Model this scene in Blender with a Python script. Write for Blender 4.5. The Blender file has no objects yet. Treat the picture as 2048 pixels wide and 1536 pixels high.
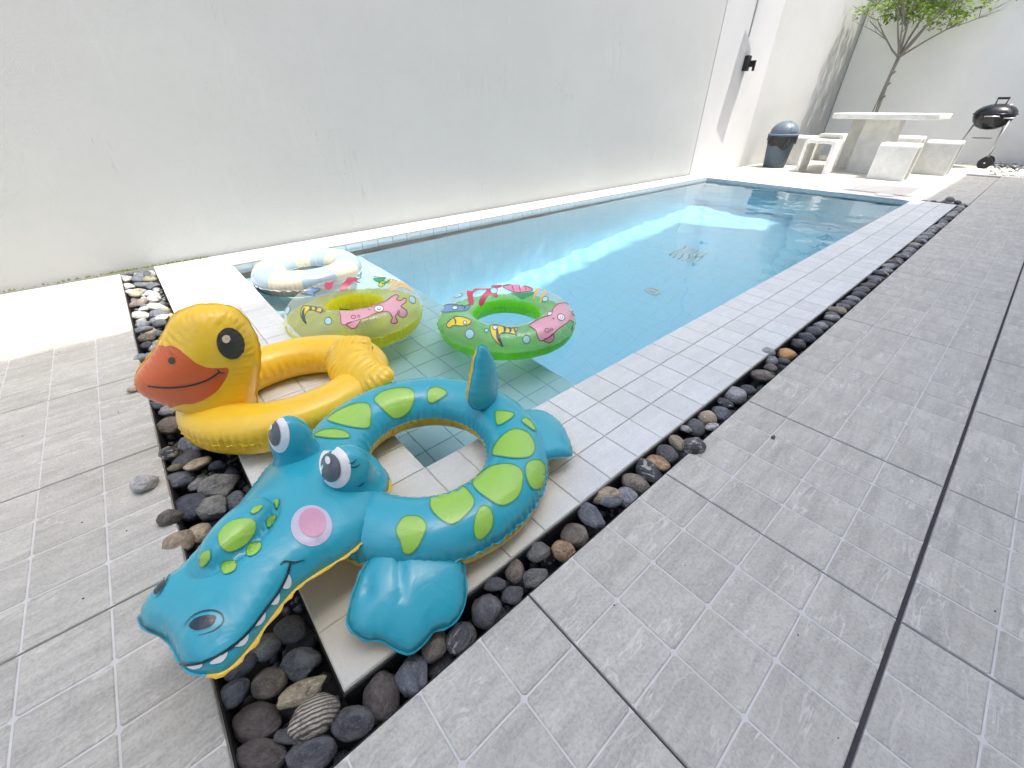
import bpy, bmesh, math, random
import numpy as np
from mathutils import Vector, Matrix, Euler
from mathutils.bvhtree import BVHTree
from mathutils.geometry import delaunay_2d_cdt
from mathutils import noise as mnoise

scene = bpy.context.scene
COL = scene.collection

# ------------------------------------------------------------------ camera
cam_data = bpy.data.cameras.new('camera')
cam = bpy.data.objects.new('camera', cam_data)
COL.objects.link(cam)
RIGHT = Vector((0.75412661, -0.65672409, 0.00255417))
DOWN = Vector((-0.36642562, -0.4239935, -0.8282281))
FWD = Vector((0.5450003, 0.62365293, -0.56038531))
cm = Matrix((RIGHT, -DOWN, -FWD)).transposed().to_4x4()
cm.translation = Vector((-0.42548894, -0.92873375, 1.0))
cam.matrix_world = cm
cam_data.sensor_width = 36.0
cam_data.lens = 818.0 / 2048.0 * 36.0
cam_data.clip_start = 0.02
cam_data.clip_end = 3000
scene.camera = cam

# ------------------------------------------------------------------ world, sun, exposure
SUN_TRAVEL = Vector((-0.135, 0.34, -1.0)).normalized()
to_sun = -SUN_TRAVEL
sun_elev = math.asin(to_sun.z)
sun_az = math.atan2(to_sun.x, to_sun.y)
world = bpy.data.worlds.new('World')
scene.world = world
world.use_nodes = True
wn = world.node_tree
wn.nodes.clear()
sky = wn.nodes.new('ShaderNodeTexSky')
sky.sky_type = 'NISHITA'
sky.sun_disc = False
sky.sun_elevation = sun_elev
sky.sun_rotation = sun_az
sky.air_density = 0.8
sky.dust_density = 4.5
sky.ozone_density = 0.3
bg = wn.nodes.new('ShaderNodeBackground')
bg.inputs['Strength'].default_value = 0.15
wo = wn.nodes.new('ShaderNodeOutputWorld')
wn.links.new(sky.outputs[0], bg.inputs['Color'])
wn.links.new(bg.outputs[0], wo.inputs['Surface'])

sun_data = bpy.data.lights.new('sun', 'SUN')
sun_data.energy = 2.0
sun_data.angle = math.radians(0.53)
sun_data.color = (1.0, 0.955, 0.89)
sun = bpy.data.objects.new('sun', sun_data)
COL.objects.link(sun)
sun.location = (4, -3, 12)
sun.rotation_euler = SUN_TRAVEL.to_track_quat('-Z', 'Y').to_euler()
sun_data.cycles.is_caustics_light = True

scene.view_settings.view_transform = 'Standard'
scene.view_settings.look = 'None'
scene.view_settings.gamma = 1.0
scene.view_settings.use_curve_mapping = False
scene.view_settings.exposure = 1.60
scene.render.engine = 'CYCLES'
scene.cycles.use_denoising = True
scene.cycles.max_bounces = 10
scene.cycles.diffuse_bounces = 5
scene.cycles.transmission_bounces = 8
scene.cycles.transparent_max_bounces = 12
scene.cycles.caustics_refractive = True
scene.cycles.caustics_reflective = False
scene.cycles.sample_clamp_indirect = 6.0

# ------------------------------------------------------------------ node helpers
class NT:
    """Tiny helper around a material's node tree."""
    def __init__(self, name, rough=0.5, spec=0.5, bump=None):
        self.m = bpy.data.materials.new(name)
        self.m.use_nodes = True
        self.t = self.m.node_tree
        self.t.nodes.clear()
        self.out = self.t.nodes.new('ShaderNodeOutputMaterial')
        self.p = self.n('ShaderNodeBsdfPrincipled')
        self.p.inputs['Roughness'].default_value = rough
        self.p.inputs['Specular IOR Level'].default_value = spec
        self.l(self.p.outputs[0], self.out.inputs['Surface'])
    def n(self, typ, **kw):
        x = self.t.nodes.new(typ)
        for k, v in kw.items():
            setattr(x, k, v)
        return x
    def l(self, a, b):
        self.t.links.new(a, b)
    def put(self, sock, v):
        if hasattr(v, 'node'):
            self.l(v, sock)
        elif isinstance(v, (tuple, list)):
            sock.default_value = (v[0], v[1], v[2], 1.0) if len(sock.default_value) == 4 and len(v) == 3 else v
        else:
            sock.default_value = v
    def coords(self, kind='Object', scale=(1, 1, 1), rot=(0, 0, 0), rnd=0.0, world=False):
        if world:
            src = self.n('ShaderNodeNewGeometry').outputs['Position']
        else:
            src = self.n('ShaderNodeTexCoord').outputs[kind]
        if rnd:
            oi = self.n('ShaderNodeObjectInfo')
            mu = self.n('ShaderNodeMath', operation='MULTIPLY')
            self.l(oi.outputs['Random'], mu.inputs[0]); mu.inputs[1].default_value = rnd
            ad = self.n('ShaderNodeVectorMath', operation='ADD')
            self.l(src, ad.inputs[0]); self.l(mu.outputs[0], ad.inputs[1])
            src = ad.outputs[0]
        mp = self.n('ShaderNodeMapping')
        mp.inputs['Scale'].default_value = scale
        mp.inputs['Rotation'].default_value = rot
        self.l(src, mp.inputs['Vector'])
        return mp.outputs[0]
    def noise(self, vec, scale=5.0, detail=4.0, rough=0.5, dist=0.0):
        x = self.n('ShaderNodeTexNoise')
        self.l(vec, x.inputs['Vector'])
        x.inputs['Scale'].default_value = scale
        x.inputs['Detail'].default_value = detail
        x.inputs['Roughness'].default_value = rough
        x.inputs['Distortion'].default_value = dist
        return x.outputs['Fac']
    def voronoi(self, vec, scale=5.0, feature='F1'):
        x = self.n('ShaderNodeTexVoronoi', feature=feature)
        self.l(vec, x.inputs['Vector'])
        x.inputs['Scale'].default_value = scale
        return x.outputs['Distance']
    def ramp(self, fac, stops, interp='LINEAR'):
        x = self.n('ShaderNodeValToRGB')
        x.color_ramp.interpolation = interp
        e = x.color_ramp.elements
        while len(e) < len(stops):
            e.new(0.5)
        for i, (pos, c) in enumerate(stops):
            e[i].position = pos
            e[i].color = (c, c, c, 1) if not isinstance(c, (tuple, list)) else (c[0], c[1], c[2], 1)
        self.l(fac, x.inputs['Fac'])
        return x.outputs['Color']
    def mix(self, fac, a, b, blend='MIX'):
        x = self.n('ShaderNodeMix', data_type='RGBA', blend_type=blend)
        self.put(x.inputs[0], fac)
        self.put(x.inputs[6], a)
        self.put(x.inputs[7], b)
        return x.outputs[2]
    def math(self, op, a, b=None, clamp=False):
        x = self.n('ShaderNodeMath', operation=op, use_clamp=clamp)
        self.put(x.inputs[0], a)
        if b is not None:
            self.put(x.inputs[1], b)
        return x.outputs[0]
    def rand(self):
        return self.n('ShaderNodeObjectInfo').outputs['Random']
    def objcol(self):
        return self.n('ShaderNodeObjectInfo').outputs['Color']
    def color(self, c):
        self.put(self.p.inputs['Base Color'], c)
        return self
    def bump(self, h, strength=0.2, dist=0.01, normal=None):
        x = self.n('ShaderNodeBump')
        x.inputs['Strength'].default_value = strength
        x.inputs['Distance'].default_value = dist
        self.l(h, x.inputs['Height'])
        if normal is not None:
            self.l(normal, x.inputs['Normal'])
        self.l(x.outputs[0], self.p.inputs['Normal'])
        return x.outputs[0]

def plain(name, color, rough=0.5, spec=0.5, metal=0.0, grain=0.0, gscale=60.0, bump=0.0):
    k = NT(name, rough, spec)
    k.p.inputs['Metallic'].default_value = metal
    v = k.coords('Object')
    if grain:
        f = k.noise(v, gscale, 4, 0.6)
        lo = tuple(c * (1 - grain) for c in color)
        hi = tuple(min(1, c * (1 + grain)) for c in color)
        k.color(k.mix(f, lo, hi))
    else:
        k.color(color)
    if bump:
        k.bump(k.noise(v, gscale * 1.5, 3, 0.6), bump, 0.003)
    return k.m

# ------------------------------------------------------------------ mesh / object helpers
def new_mesh(name, verts, faces, mats=(), fmat=None, smooth=False):
    me = bpy.data.meshes.new(name)
    me.from_pydata([tuple(map(float, v)) for v in verts], [], [tuple(int(i) for i in f) for f in faces])
    for m in mats:
        me.materials.append(m)
    if fmat is not None and len(fmat) == len(me.polygons):
        me.polygons.foreach_set('material_index', [int(i) for i in fmat])
    if smooth:
        me.polygons.foreach_set('use_smooth', [True] * len(me.polygons))
    me.update()
    return me

def add(name, me, parent=None, loc=(0, 0, 0), rot=(0, 0, 0), scale=None, label=None, cat=None, group=None, kind=None):
    o = bpy.data.objects.new(name, me)
    COL.objects.link(o)
    o.location = loc
    o.rotation_euler = rot
    if scale is not None:
        o.scale = scale
    if parent is not None:
        o.parent = parent
    if label: o['label'] = label
    if cat: o['category'] = cat
    if group: o['group'] = group
    if kind: o['kind'] = kind
    return o

def empty(name, loc=(0, 0, 0), rot=(0, 0, 0), **kw):
    o = add(name, None, None, loc, rot, **kw)
    o.empty_display_size = 0.1
    return o

class MB:
    """Mesh collector: boxes, tubes, quads with material indices."""
    def __init__(self):
        self.v = []; self.f = []; self.m = []
    def quad(self, a, b, c, d, m=0):
        i = len(self.v); self.v += [a, b, c, d]; self.f.append((i, i + 1, i + 2, i + 3)); self.m.append(m)
    def mesh(self, vs, fs, m=0):
        i = len(self.v); self.v += list(vs)
        for f in fs:
            self.f.append(tuple(i + k for k in f)); self.m.append(m)
    def box(self, x0, y0, z0, x1, y1, z1, m=0, bev=0.0, skip_bottom=False):
        if bev <= 0:
            vs = [(x0, y0, z0), (x1, y0, z0), (x1, y1, z0), (x0, y1, z0), (x0, y0, z1), (x1, y0, z1), (x1, y1, z1), (x0, y1, z1)]
            fs = [(4, 5, 6, 7), (0, 1, 5, 4), (1, 2, 6, 5), (2, 3, 7, 6), (3, 0, 4, 7)]
            if not skip_bottom: fs.append((3, 2, 1, 0))
            self.mesh(vs, fs, m)
        else:
            b = bev
            vs = [(x0, y0, z0), (x1, y0, z0), (x1, y1, z0), (x0, y1, z0),
                  (x0, y0, z1 - b), (x1, y0, z1 - b), (x1, y1, z1 - b), (x0, y1, z1 - b),
                  (x0 + b, y0 + b, z1), (x1 - b, y0 + b, z1), (x1 - b, y1 - b, z1), (x0 + b, y1 - b, z1)]
            fs = [(8, 9, 10, 11), (0, 1, 5, 4), (1, 2, 6, 5), (2, 3, 7, 6), (3, 0, 4, 7),
                  (4, 5, 9, 8), (5, 6, 10, 9), (6, 7, 11, 10), (7, 4, 8, 11)]
            if not skip_bottom: fs.append((3, 2, 1, 0))
            self.mesh(vs, fs, m)
    def tube(self, pts, r, seg=8, m=0, cap=True, closed=False):
        pts = [Vector(p) for p in pts]
        n = len(pts)
        rs = r if isinstance(r, (list, tuple)) else [r] * n
        base = len(self.v)
        prev = None
        for i in range(n):
            a = pts[(i - 1) % n] if (i > 0 or closed) else pts[i]
            b = pts[(i + 1) % n] if (i < n - 1 or closed) else pts[i]
            t = (b - a).normalized()
            if prev is None:
                u = t.cross(Vector((0, 0, 1)))
                if u.length < 1e-3: u = t.cross(Vector((1, 0, 0)))
            else:
                u = prev - t * prev.dot(t)
            u.normalize(); prev = u
            w = t.cross(u)
            for k in range(seg):
                an = 2 * math.pi * k / seg
                self.v.append(tuple(pts[i] + (u * math.cos(an) + w * math.sin(an)) * rs[i]))
        for i in range(n if closed else n - 1):
            j = (i + 1) % n
            for k in range(seg):
                k2 = (k + 1) % seg
                self.f.append((base + i * seg + k, base + i * seg + k2, base + j * seg + k2, base + j * seg + k)); self.m.append(m)
        if cap and not closed:
            self.f.append(tuple(base + k for k in reversed(range(seg)))); self.m.append(m)
            self.f.append(tuple(base + (n - 1) * seg + k for k in range(seg))); self.m.append(m)
    def lathe(self, prof, seg=32, m=0, axis_c=(0, 0), a0=0.0, a1=2 * math.pi):
        full = abs(a1 - a0 - 2 * math.pi) < 1e-6
        base = len(self.v); n = len(prof); cnt = seg if full else seg + 1
        for k in range(cnt):
            an = a0 + (a1 - a0) * k / seg
            for (r, z) in prof:
                self.v.append((axis_c[0] + r * math.cos(an), axis_c[1] + r * math.sin(an), z))
        for k in range(seg):
            k2 = (k + 1) % cnt
            for i in range(n - 1):
                self.f.append((base + k * n + i, base + k2 * n + i, base + k2 * n + i + 1, base + k * n + i + 1)); self.m.append(m)
    def build(self, name, mats, smooth=False):
        return new_mesh(name, self.v, self.f, mats, self.m, smooth)

def shade_auto(me, angle=35):
    me.polygons.foreach_set('use_smooth', [True] * len(me.polygons))
    try:
        me.set_sharp_from_angle(angle=math.radians(angle))
    except Exception:
        pass
    return me
# ================================================================== materials of the setting
WALL_Y = 3.166
BACK_X = 13.9
PW, PL = 2.816, 7.352
WZ = -0.048
PD = -2.1
SHELF_X, SHELF_Z = 1.0, -0.36

def mat_slate(name, base, vein, dark, amt=1.0, scale=1.0, stain=False, cell=0.1548, phase=(0, 0)):
    """Riven stone-look tile; every scored cell gets its own piece of the pattern."""
    k = NT(name, 0.62, 0.4)
    g = k.n('ShaderNodeNewGeometry').outputs['Position']
    sb = k.n('ShaderNodeVectorMath', operation='SUBTRACT'); k.l(g, sb.inputs[0]); sb.inputs[1].default_value = (phase[0], phase[1], 0.5)
    dv = k.n('ShaderNodeVectorMath', operation='SCALE'); k.l(sb.outputs[0], dv.inputs[0]); dv.inputs['Scale'].default_value = 1 / cell
    fl = k.n('ShaderNodeVectorMath', operation='FLOOR'); k.l(dv.outputs[0], fl.inputs[0])
    wn_ = k.n('ShaderNodeTexWhiteNoise', noise_dimensions='3D'); k.l(fl.outputs[0], wn_.inputs['Vector'])
    of = k.n('ShaderNodeVectorMath', operation='SCALE'); k.l(wn_.outputs['Color'], of.inputs[0]); of.inputs['Scale'].default_value = 37.0
    ad = k.n('ShaderNodeVectorMath', operation='ADD'); k.l(g, ad.inputs[0]); k.l(of.outputs[0], ad.inputs[1])
    def co(rot, sc):
        mp = k.n('ShaderNodeMapping'); mp.inputs['Rotation'].default_value = (0, 0, rot); mp.inputs['Scale'].default_value = sc
        k.l(ad.outputs[0], mp.inputs['Vector']); return mp.outputs[0]
    v0 = co(0.5, (1, 1, 1))
    vw = k.coords(world=True)
    mott = k.noise(v0, 11 * scale, 8, 0.72, 0.6)
    streak = k.noise(co(-0.95, (1.6, 12.0, 2.2)), 2.0 * scale, 8, 0.72, 0.35)
    streak2 = k.noise(co(-0.55, (1.5, 10.0, 2.0)), 2.3 * scale, 7, 0.7, 0.5)
    fine = k.noise(v0, 150 * scale, 3, 0.75)
    c = k.mix(k.ramp(streak, [(0.38, 0.0), (0.56, 1.0)]), dark, base)
    c = k.mix(k.math('MULTIPLY', k.ramp(streak2, [(0.48, 0.0), (0.66, 1.0)]), 0.55), c, tuple(x * 1.13 for x in base))
    c = k.mix(k.math('MULTIPLY', k.ramp(mott, [(0.42, 1.0), (0.60, 0.0)]), 0.42), c, tuple(x * 0.93 for x in dark))
    c = k.mix(k.math('MULTIPLY', k.ramp(fine, [(0.40, 0.0), (0.66, 1.0)]), 0.28), c, vein)
    c = k.mix(k.math('MULTIPLY', k.ramp(fine, [(0.34, 1.0), (0.50, 0.0)]), 0.35), c, tuple(x * 0.80 for x in dark))
    # thin pale cleft lines
    d = k.noise(co(-0.8, (0.7, 3.2, 1)), 3.4 * scale, 4, 0.6, 0.25)
    ve = k.ramp(k.math('ABSOLUTE', k.math('SUBTRACT', d, 0.5)), [(0.0, 1.0), (0.005, 0.7), (0.013, 0.0)])
    gate = k.ramp(k.noise(v0, 6.5, 3, 0.6), [(0.47, 0.0), (0.60, 1.0)])
    ve = k.math('MULTIPLY', k.math('MULTIPLY', ve, gate), 0.75 * amt)
    c = k.mix(ve, c, vein)
    # brownish wear over several tiles
    br = k.ramp(k.noise(vw, 1.9, 4, 0.6, 0.5), [(0.50, 0.0), (0.72, 0.5)])
    c = k.mix(k.math('MULTIPLY', br, 0.5), c, (base[0] * 0.86, base[1] * 0.84, base[2] * 0.78))
    if stain:
        dn = k.n('ShaderNodeVectorMath', operation='DISTANCE'); k.l(g, dn.inputs[0]); dn.inputs[1].default_value = (-0.30, -0.36, 0)
        sm = k.ramp(k.math('ADD', dn.outputs['Value'], k.math('MULTIPLY', k.noise(vw, 3.0, 5, 0.6), 0.7)), [(0.45, 0.75), (1.15, 0.0)])
        c = k.mix(k.math('MULTIPLY', sm, 0.8), c, (0.64, 0.615, 0.49))
        sp2 = k.ramp(k.noise(vw, 5.0, 5, 0.7, 0.4), [(0.60, 0.0), (0.75, 0.30)])
        c = k.mix(sp2, c, (0.60, 0.59, 0.53))
    rr = k.math('MULTIPLY', k.math('SUBTRACT', wn_.outputs['Value'], 0.5), 0.10)
    hs = k.n('ShaderNodeHueSaturation')
    k.l(k.math('ADD', rr, 1.0), hs.inputs['Value']); k.l(c, hs.inputs['Color'])
    k.color(hs.outputs[0])
    h = k.math('ADD', k.math('MULTIPLY', streak, 1.0), k.math('ADD', k.math('MULTIPLY', mott, 0.6), k.math('ADD', k.math('MULTIPLY', fine, 0.15), k.math('MULTIPLY', ve, 0.25))))
    k.bump(h, 0.55, 0.004)
    k.l(k.ramp(streak, [(0.3, 0.48), (0.7, 0.72)]), k.p.inputs['Roughness'])
    return k.m

M_slate = mat_slate('grey_slate_tile', (0.555, 0.55, 0.488), (0.70, 0.69, 0.63), (0.380, 0.376, 0.335), phase=(1.2055, -1.1610))
M_slate_left = mat_slate('grey_slate_tile_left', (0.555, 0.55, 0.488), (0.70, 0.69, 0.63), (0.380, 0.376, 0.335), cell=0.1558, phase=(-1.2779, 0.7183))
M_white_tile = mat_slate('white_stone_tile', (0.69, 0.725, 0.705), (0.80, 0.83, 0.80), (0.62, 0.655, 0.640), 0.35, 1.3, stain=True, cell=0.1509, phase=(-0.0224, 0.0))
M_pale_grout = plain('pale_grout', (0.64, 0.64, 0.61), 0.9, 0.2, grain=0.2, gscale=14)
M_tan_grout = plain('tan_grout', (0.52, 0.51, 0.45), 0.9, 0.2, grain=0.3, gscale=25)
M_dark_grout = plain('dark_grout', (0.075, 0.072, 0.078), 0.95, 0.2, grain=0.3)
M_concrete = plain('concrete_base', (0.30, 0.295, 0.28), 0.95, 0.2, grain=0.2, gscale=20)
M_black = plain('black_channel', (0.022, 0.023, 0.025), 0.8, 0.3, grain=0.3)

def mat_plaster(name, base, stains=True, seed=0.0, rough=0.85):
    k = NT(name, rough, 0.25)
    v = k.coords(world=True)
    vb = k.coords(world=True, scale=(0.7, 1, 1.0))
    vd = k.coords(world=True, scale=(5.0, 5.0, 0.45))
    big = k.noise(vb, 1.1, 4, 0.55, 0.4)
    grain = k.noise(v, 220, 3, 0.7)
    mid = k.noise(v, 14, 5, 0.65)
    c = k.mix(k.ramp(big, [(0.3, 0.0), (0.7, 1.0)]), tuple(x * 0.93 for x in base), base)
    c = k.mix(k.math('MULTIPLY', k.ramp(mid, [(0.45, 0.0), (0.75, 1.0)]), 0.12), c, tuple(x * 0.8 for x in base))
    if stains:
        drip = k.ramp(k.noise(vd, 2.4, 4, 0.6), [(0.60, 0.0), (0.66, 0.6), (0.70, 0.0)])
        c = k.mix(k.math('MULTIPLY', drip, 0.28), c, (min(1, base[0] * 1.12), min(1, base[1] * 1.12), min(1, base[2] * 1.13)))
        blot = k.ramp(k.noise(vb, 0.8, 5, 0.6, 1.0), [(0.55, 0.0), (0.75, 1.0)])
        c = k.mix(k.math('MULTIPLY', blot, 0.32), c, (base[0] * 0.80, base[1] * 0.84, base[2] * 0.80))
        # hairline cracks
        dd = k.noise(k.coords(world=True, scale=(2.2, 1, 0.35)), 1.7, 4, 0.6, 0.8)
        cr = k.ramp(k.math('ABSOLUTE', k.math('SUBTRACT', dd, 0.5)), [(0.0, 1.0), (0.0016, 0.0)])
        gt = k.ramp(k.noise(v, 1.3, 2, 0.5), [(0.56, 0.0), (0.62, 1.0)])
        c = k.mix(k.math('MULTIPLY', k.math('MULTIPLY', cr, gt), 0.5), c, tuple(x * 0.55 for x in base))
    k.color(c)
    h = k.math('ADD', k.math('MULTIPLY', grain, 0.8), k.math('MULTIPLY', k.noise(v, 45, 3, 0.6), 0.4))
    k.bump(h, 0.55, 0.005)
    return k.m

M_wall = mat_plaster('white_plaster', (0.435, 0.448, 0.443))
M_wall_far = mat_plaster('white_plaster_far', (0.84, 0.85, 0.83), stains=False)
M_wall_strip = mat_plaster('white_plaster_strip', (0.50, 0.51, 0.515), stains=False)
M_villa = mat_plaster('villa_plaster', (0.72, 0.72, 0.70), stains=False)

# ================================================================== ground
mb = MB()
X0, X1, Y0, Y1 = -4.0, 14.5, -2.55, 3.5
B = 600.0
zg = -0.30
hx0, hx1, hy0, hy1 = -0.02, PL + 0.02, -0.02, PW + 0.02
for (a, b, c, d) in [(-B, -B, B, hy0), (-B, hy1, B, B), (-B, hy0, hx0, hy1), (hx1, hy0, B, hy1)]:
    mb.quad((a, b, zg), (c, b, zg), (c, d, zg), (a, d, zg))
add('ground', mb.build('ground', [M_concrete]), kind='structure')

CH_Y0, CH_Y1 = -0.542, -0.442     # right channel
CH_X0, CH_X1 = -0.660, -0.460     # left channel
CH_END = 7.42
ZB = -0.012                       # mortar level under the tiles

def slab(name, rects, mat, z0=-0.298, z1=ZB, kind='structure', parent=None):
    mb = MB()
    for (a, b, c, d) in rects:
        mb.box(a, b, z0, c, d, z1, skip_bottom=True)
    return add(name, mb.build(name, [mat]), parent=parent, kind=kind)

# ------------------------------------------------------------------ scored 60x60 slate tiles
CELL = 0.1548
def scored_tile(nx, ny, cw=CELL, gap=0.0040, edge=0.0032, th=0.012, bev=0.0022, depth=0.0018, mats=None):
    mb = MB()
    W, H = nx * cw - 2 * edge, ny * cw - 2 * edge
    mb.box(0, 0, -th, W, H, -depth, 1, skip_bottom=True)
    for i in range(nx):
        for j in range(ny):
            x0 = i * cw + (gap / 2 - edge if i else 0); x1 = (i + 1) * cw - edge - (gap / 2 if i < nx - 1 else edge)
            y0 = j * cw + (gap / 2 - edge if j else 0); y1 = (j + 1) * cw - edge - (gap / 2 if j < ny - 1 else edge)
            if i: pass
            b = bev; c = 0.006
            # rounded-corner cell top
            top = [(x0 + b + c, y0 + b), (x1 - b - c, y0 + b), (x1 - b, y0 + b + c), (x1 - b, y1 - b - c), (x1 - b - c, y1 - b), (x0 + b + c, y1 - b), (x0 + b, y1 - b - c), (x0 + b, y0 + b + c)]
            bot = [(x0 + c, y0), (x1 - c, y0), (x1, y0 + c), (x1, y1 - c), (x1 - c, y1), (x0 + c, y1), (x0, y1 - c), (x0, y0 + c)]
            vs = [(x, y, 0) for x, y in top] + [(x, y, -depth) for x, y in bot]
            fs = [tuple(range(8))] + [(8 + q, 8 + (q + 1) % 8, (q + 1) % 8, q) for q in range(8)]
            mb.mesh(vs, fs, 0)
    return shade_auto(mb.build('slate_tile', mats or [M_slate, M_pale_grout]), 20)

TILE_CACHE = {}
def slate(nx, ny, left=False):
    if (nx, ny, left) not in TILE_CACHE:
        TILE_CACHE[(nx, ny, left)] = scored_tile(nx, ny, mats=[M_slate_left, M_pale_grout] if left else None)
    return TILE_CACHE[(nx, ny, left)]

rnd = random.Random(4)
GX, GY, GP = 1.2055, -1.1610, 0.6190       # a crossing of the dark joints, and their spacing

deck_r = slab('patio_paving', [(-3.2, -2.5, 11.42, CH_Y0), (CH_END + 0.09, CH_Y0, 11.42, -0.085)], M_dark_grout)
deck_r.name = 'right_patio'
for kx in range(-7, 17):
    for ky in range(-2, 1):
        x = GX + kx * GP; y = GY + ky * GP
        nx = 4
        if x > 11.3: continue
        jx = 0.0022 * rnd.uniform(-1, 1)
        yo = 0.0
        dy = 0.005 if ky == -1 else 0.0      # wide movement joint along the dark line
        o = add('slate_tile', slate(4, 4), parent=deck_r, loc=(x + 0.003, y + 0.003 - dy, rnd.uniform(-0.0008, 0.0006)),
                rot=(rnd.uniform(-1, 1) * 0.0006, rnd.uniform(-1, 1) * 0.0006, 0))
# the strip of the same paving beyond the channel's end
x = CH_END + 0.095
k = 0
while x < 11.2:
    n = 4
    me = slate(4, 3)
    add('slate_tile', me, parent=deck_r, loc=(x + 0.003, CH_Y0 + 0.004, rnd.uniform(-0.0006, 0.0006)), scale=(1, 0.975, 1))
    x += GP

# left deck
LX0, LYJ = -0.8128 - 3 * 0.1562, 0.7163
deck_l = slab('left_patio', [(-3.9, -0.560, CH_X0, WALL_Y - 0.03)], M_tan_grout)
for kx in range(0, 5):
    for ky in range(-2, 4):
        x = LX0 + 0.0035 - kx * 0.6245; y = LYJ + ky * 0.6228
        ny = 4 if ky < 3 else 4
        sc = 1.006
        if y + 0.62 > WALL_Y:
            ny = 3
            if y + 3 * CELL > WALL_Y: ny = 2
        add('slate_tile', slate(4, ny, True), parent=deck_l, loc=(x, y + 0.002, rnd.uniform(-0.0008, 0.0006)),
            rot=(rnd.uniform(-1, 1) * 0.0008, rnd.uniform(-1, 1) * 0.0008, 0), scale=(sc, sc, 1))
# sliver below the lowest row
# ------------------------------------------------------------------ channels
chan = MB()
zc = -0.118
chan.box(CH_X0, CH_Y0, -0.297, CH_X1, WALL_Y - 0.03, zc, skip_bottom=True)
chan.box(CH_X1, CH_Y0, -0.297, CH_END, CH_Y1, zc, skip_bottom=True)
chan.box(CH_END, CH_Y0, -0.297, CH_END + 0.085, -0.085, zc, skip_bottom=True)
add('pebble_channel', chan.build('pebble_channel', [M_black]), kind='structure')
lin = MB()
lin.box(CH_X0, CH_Y0, zc, CH_X0 + 0.004, WALL_Y - 0.03, -0.011)
lin.box(CH_X0 + 0.004, CH_Y0, zc, CH_END, CH_Y0 + 0.004, -0.0125)
lin.box(CH_X1 - 0.004, CH_Y1 - 0.004, zc, CH_END, CH_Y1, -0.0145)
lin.box(CH_X1 - 0.004, CH_Y1, zc, CH_X1, WALL_Y - 0.03, -0.0145)
add('channel_lining', lin.build('channel_lining', [M_black]), kind='structure')

# ------------------------------------------------------------------ pool coping
cop = slab('pool_coping', [(CH_X1, CH_Y1, CH_END, 0.0), (CH_X1, 0.0, 0.0, WALL_Y - 0.03), (0.0, PW, PL, WALL_Y - 0.03)], M_tan_grout, z1=-0.005)
CX_STEP, CX_PH = 0.1509, -0.0224
def cop_tile_mesh(w, h):
    mb = MB()
    g = 0.0016
    mb.box(g, g, -0.006, w - g, h - g, 0.0, 0, bev=0.002, skip_bottom=True)
    return shade_auto(mb.build('coping_tile', [M_white_tile]), 25)
COP = {}
def cop_tile(x0, y0, x1, y1):
    w, h = round(x1 - x0, 3), round(y1 - y0, 3)
    if (w, h) not in COP: COP[(w, h)] = cop_tile_mesh(w, h)
    add('coping_tile', COP[(w, h)], parent=cop, loc=(x0, y0, rnd.uniform(-0.0008, 0.0005)))
def join_tiles(name, rects, mat, parent, g=0.002, kind='stuff', z=0.0):
    mb = MB()
    for (x0, y0, x1, y1) in rects:
        mb.box(x0 + g, y0 + g, -0.006 + z, x1 - g, y1 - g, z + rnd.uniform(-0.0006, 0.0004), 0, bev=0.002, skip_bottom=True)
    return add(name, shade_auto(mb.build(name, [mat]), 25), parent=parent, kind=kind)
xs_r = [0.0] + [CX_PH + CX_STEP * q for q in range(1, 50)] 
xs_r = [q for q in xs_r if q < CH_END - 0.02] + [CH_END]
xs_l = [-0.46, -0.3067, -0.1533, 0.0]
ys_r = [-0.442, -0.2947, -0.1473, 0.0]
ys_l = [0.148 * q for q in range(0, 20)]
ys_l = [q for q in ys_l if q < PW - 0.05] + [PW]
far = []
for xs in (xs_l, xs_r):
    for a, b in zip(xs[:-1], xs[1:]):
        for c, d in zip(ys_r[:-1], ys_r[1:]):
            if a < 6.2: cop_tile(a, c, b, d)
            else: far.append((a, c, b, d))
for a, b in zip(xs_l[:-1], xs_l[1:]):
    for c, d in zip(ys_l[:-1], ys_l[1:]):
        cop_tile(a, c, b, d)
    for c, d in [(PW, PW + 0.148), (PW + 0.148, WALL_Y - 0.032)]:
        cop_tile(a, c, b, d)
for a, b in zip(xs_r[:-1], xs_r[1:]):
    if a > PL - 0.05: break
    for c, d in [(PW, PW + 0.148), (PW + 0.148, WALL_Y - 0.032)]:
        if a < 3.3: cop_tile(a, c, b, d)
        else: far.append((a, c, min(b, PL), d))
join_tiles('distant_coping_tiles', far, M_white_tile, cop)

# ------------------------------------------------------------------ pool shell
def mat_pool(name, base, grout, step=0.15, phase=(0, 0, 0), axes='xy'):
    k = NT(name, 0.35, 0.4)
    g = k.n('ShaderNodeNewGeometry')
    sp = k.n('ShaderNodeSeparateXYZ'); k.l(g.outputs['Position'], sp.inputs[0])
    def line(sock, ph):
        a = k.math('FRACT', k.math('ADD', k.math('DIVIDE', sock, step), ph))
        b = k.math('ABSOLUTE', k.math('SUBTRACT', a, 0.5))
        return k.ramp(b, [(0.478, 0.0), (0.49, 1.0)])
    idx = {'x': 0, 'y': 1, 'z': 2}
    f = None
    for ax in axes:
        l = line(sp.outputs[idx[ax]], phase[idx[ax]])
        f = l if f is None else k.math('MAXIMUM', f, l)
    v = k.coords(world=True)
    c = k.mix(k.noise(v, 9, 4, 0.6), tuple(x * 0.94 for x in base), tuple(min(1, x * 1.05) for x in base))
    k.color(k.mix(k.math('MULTIPLY', f, 0.4), c, grout))
    return k.m
PB = (0.50, 0.78, 0.88)
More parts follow.
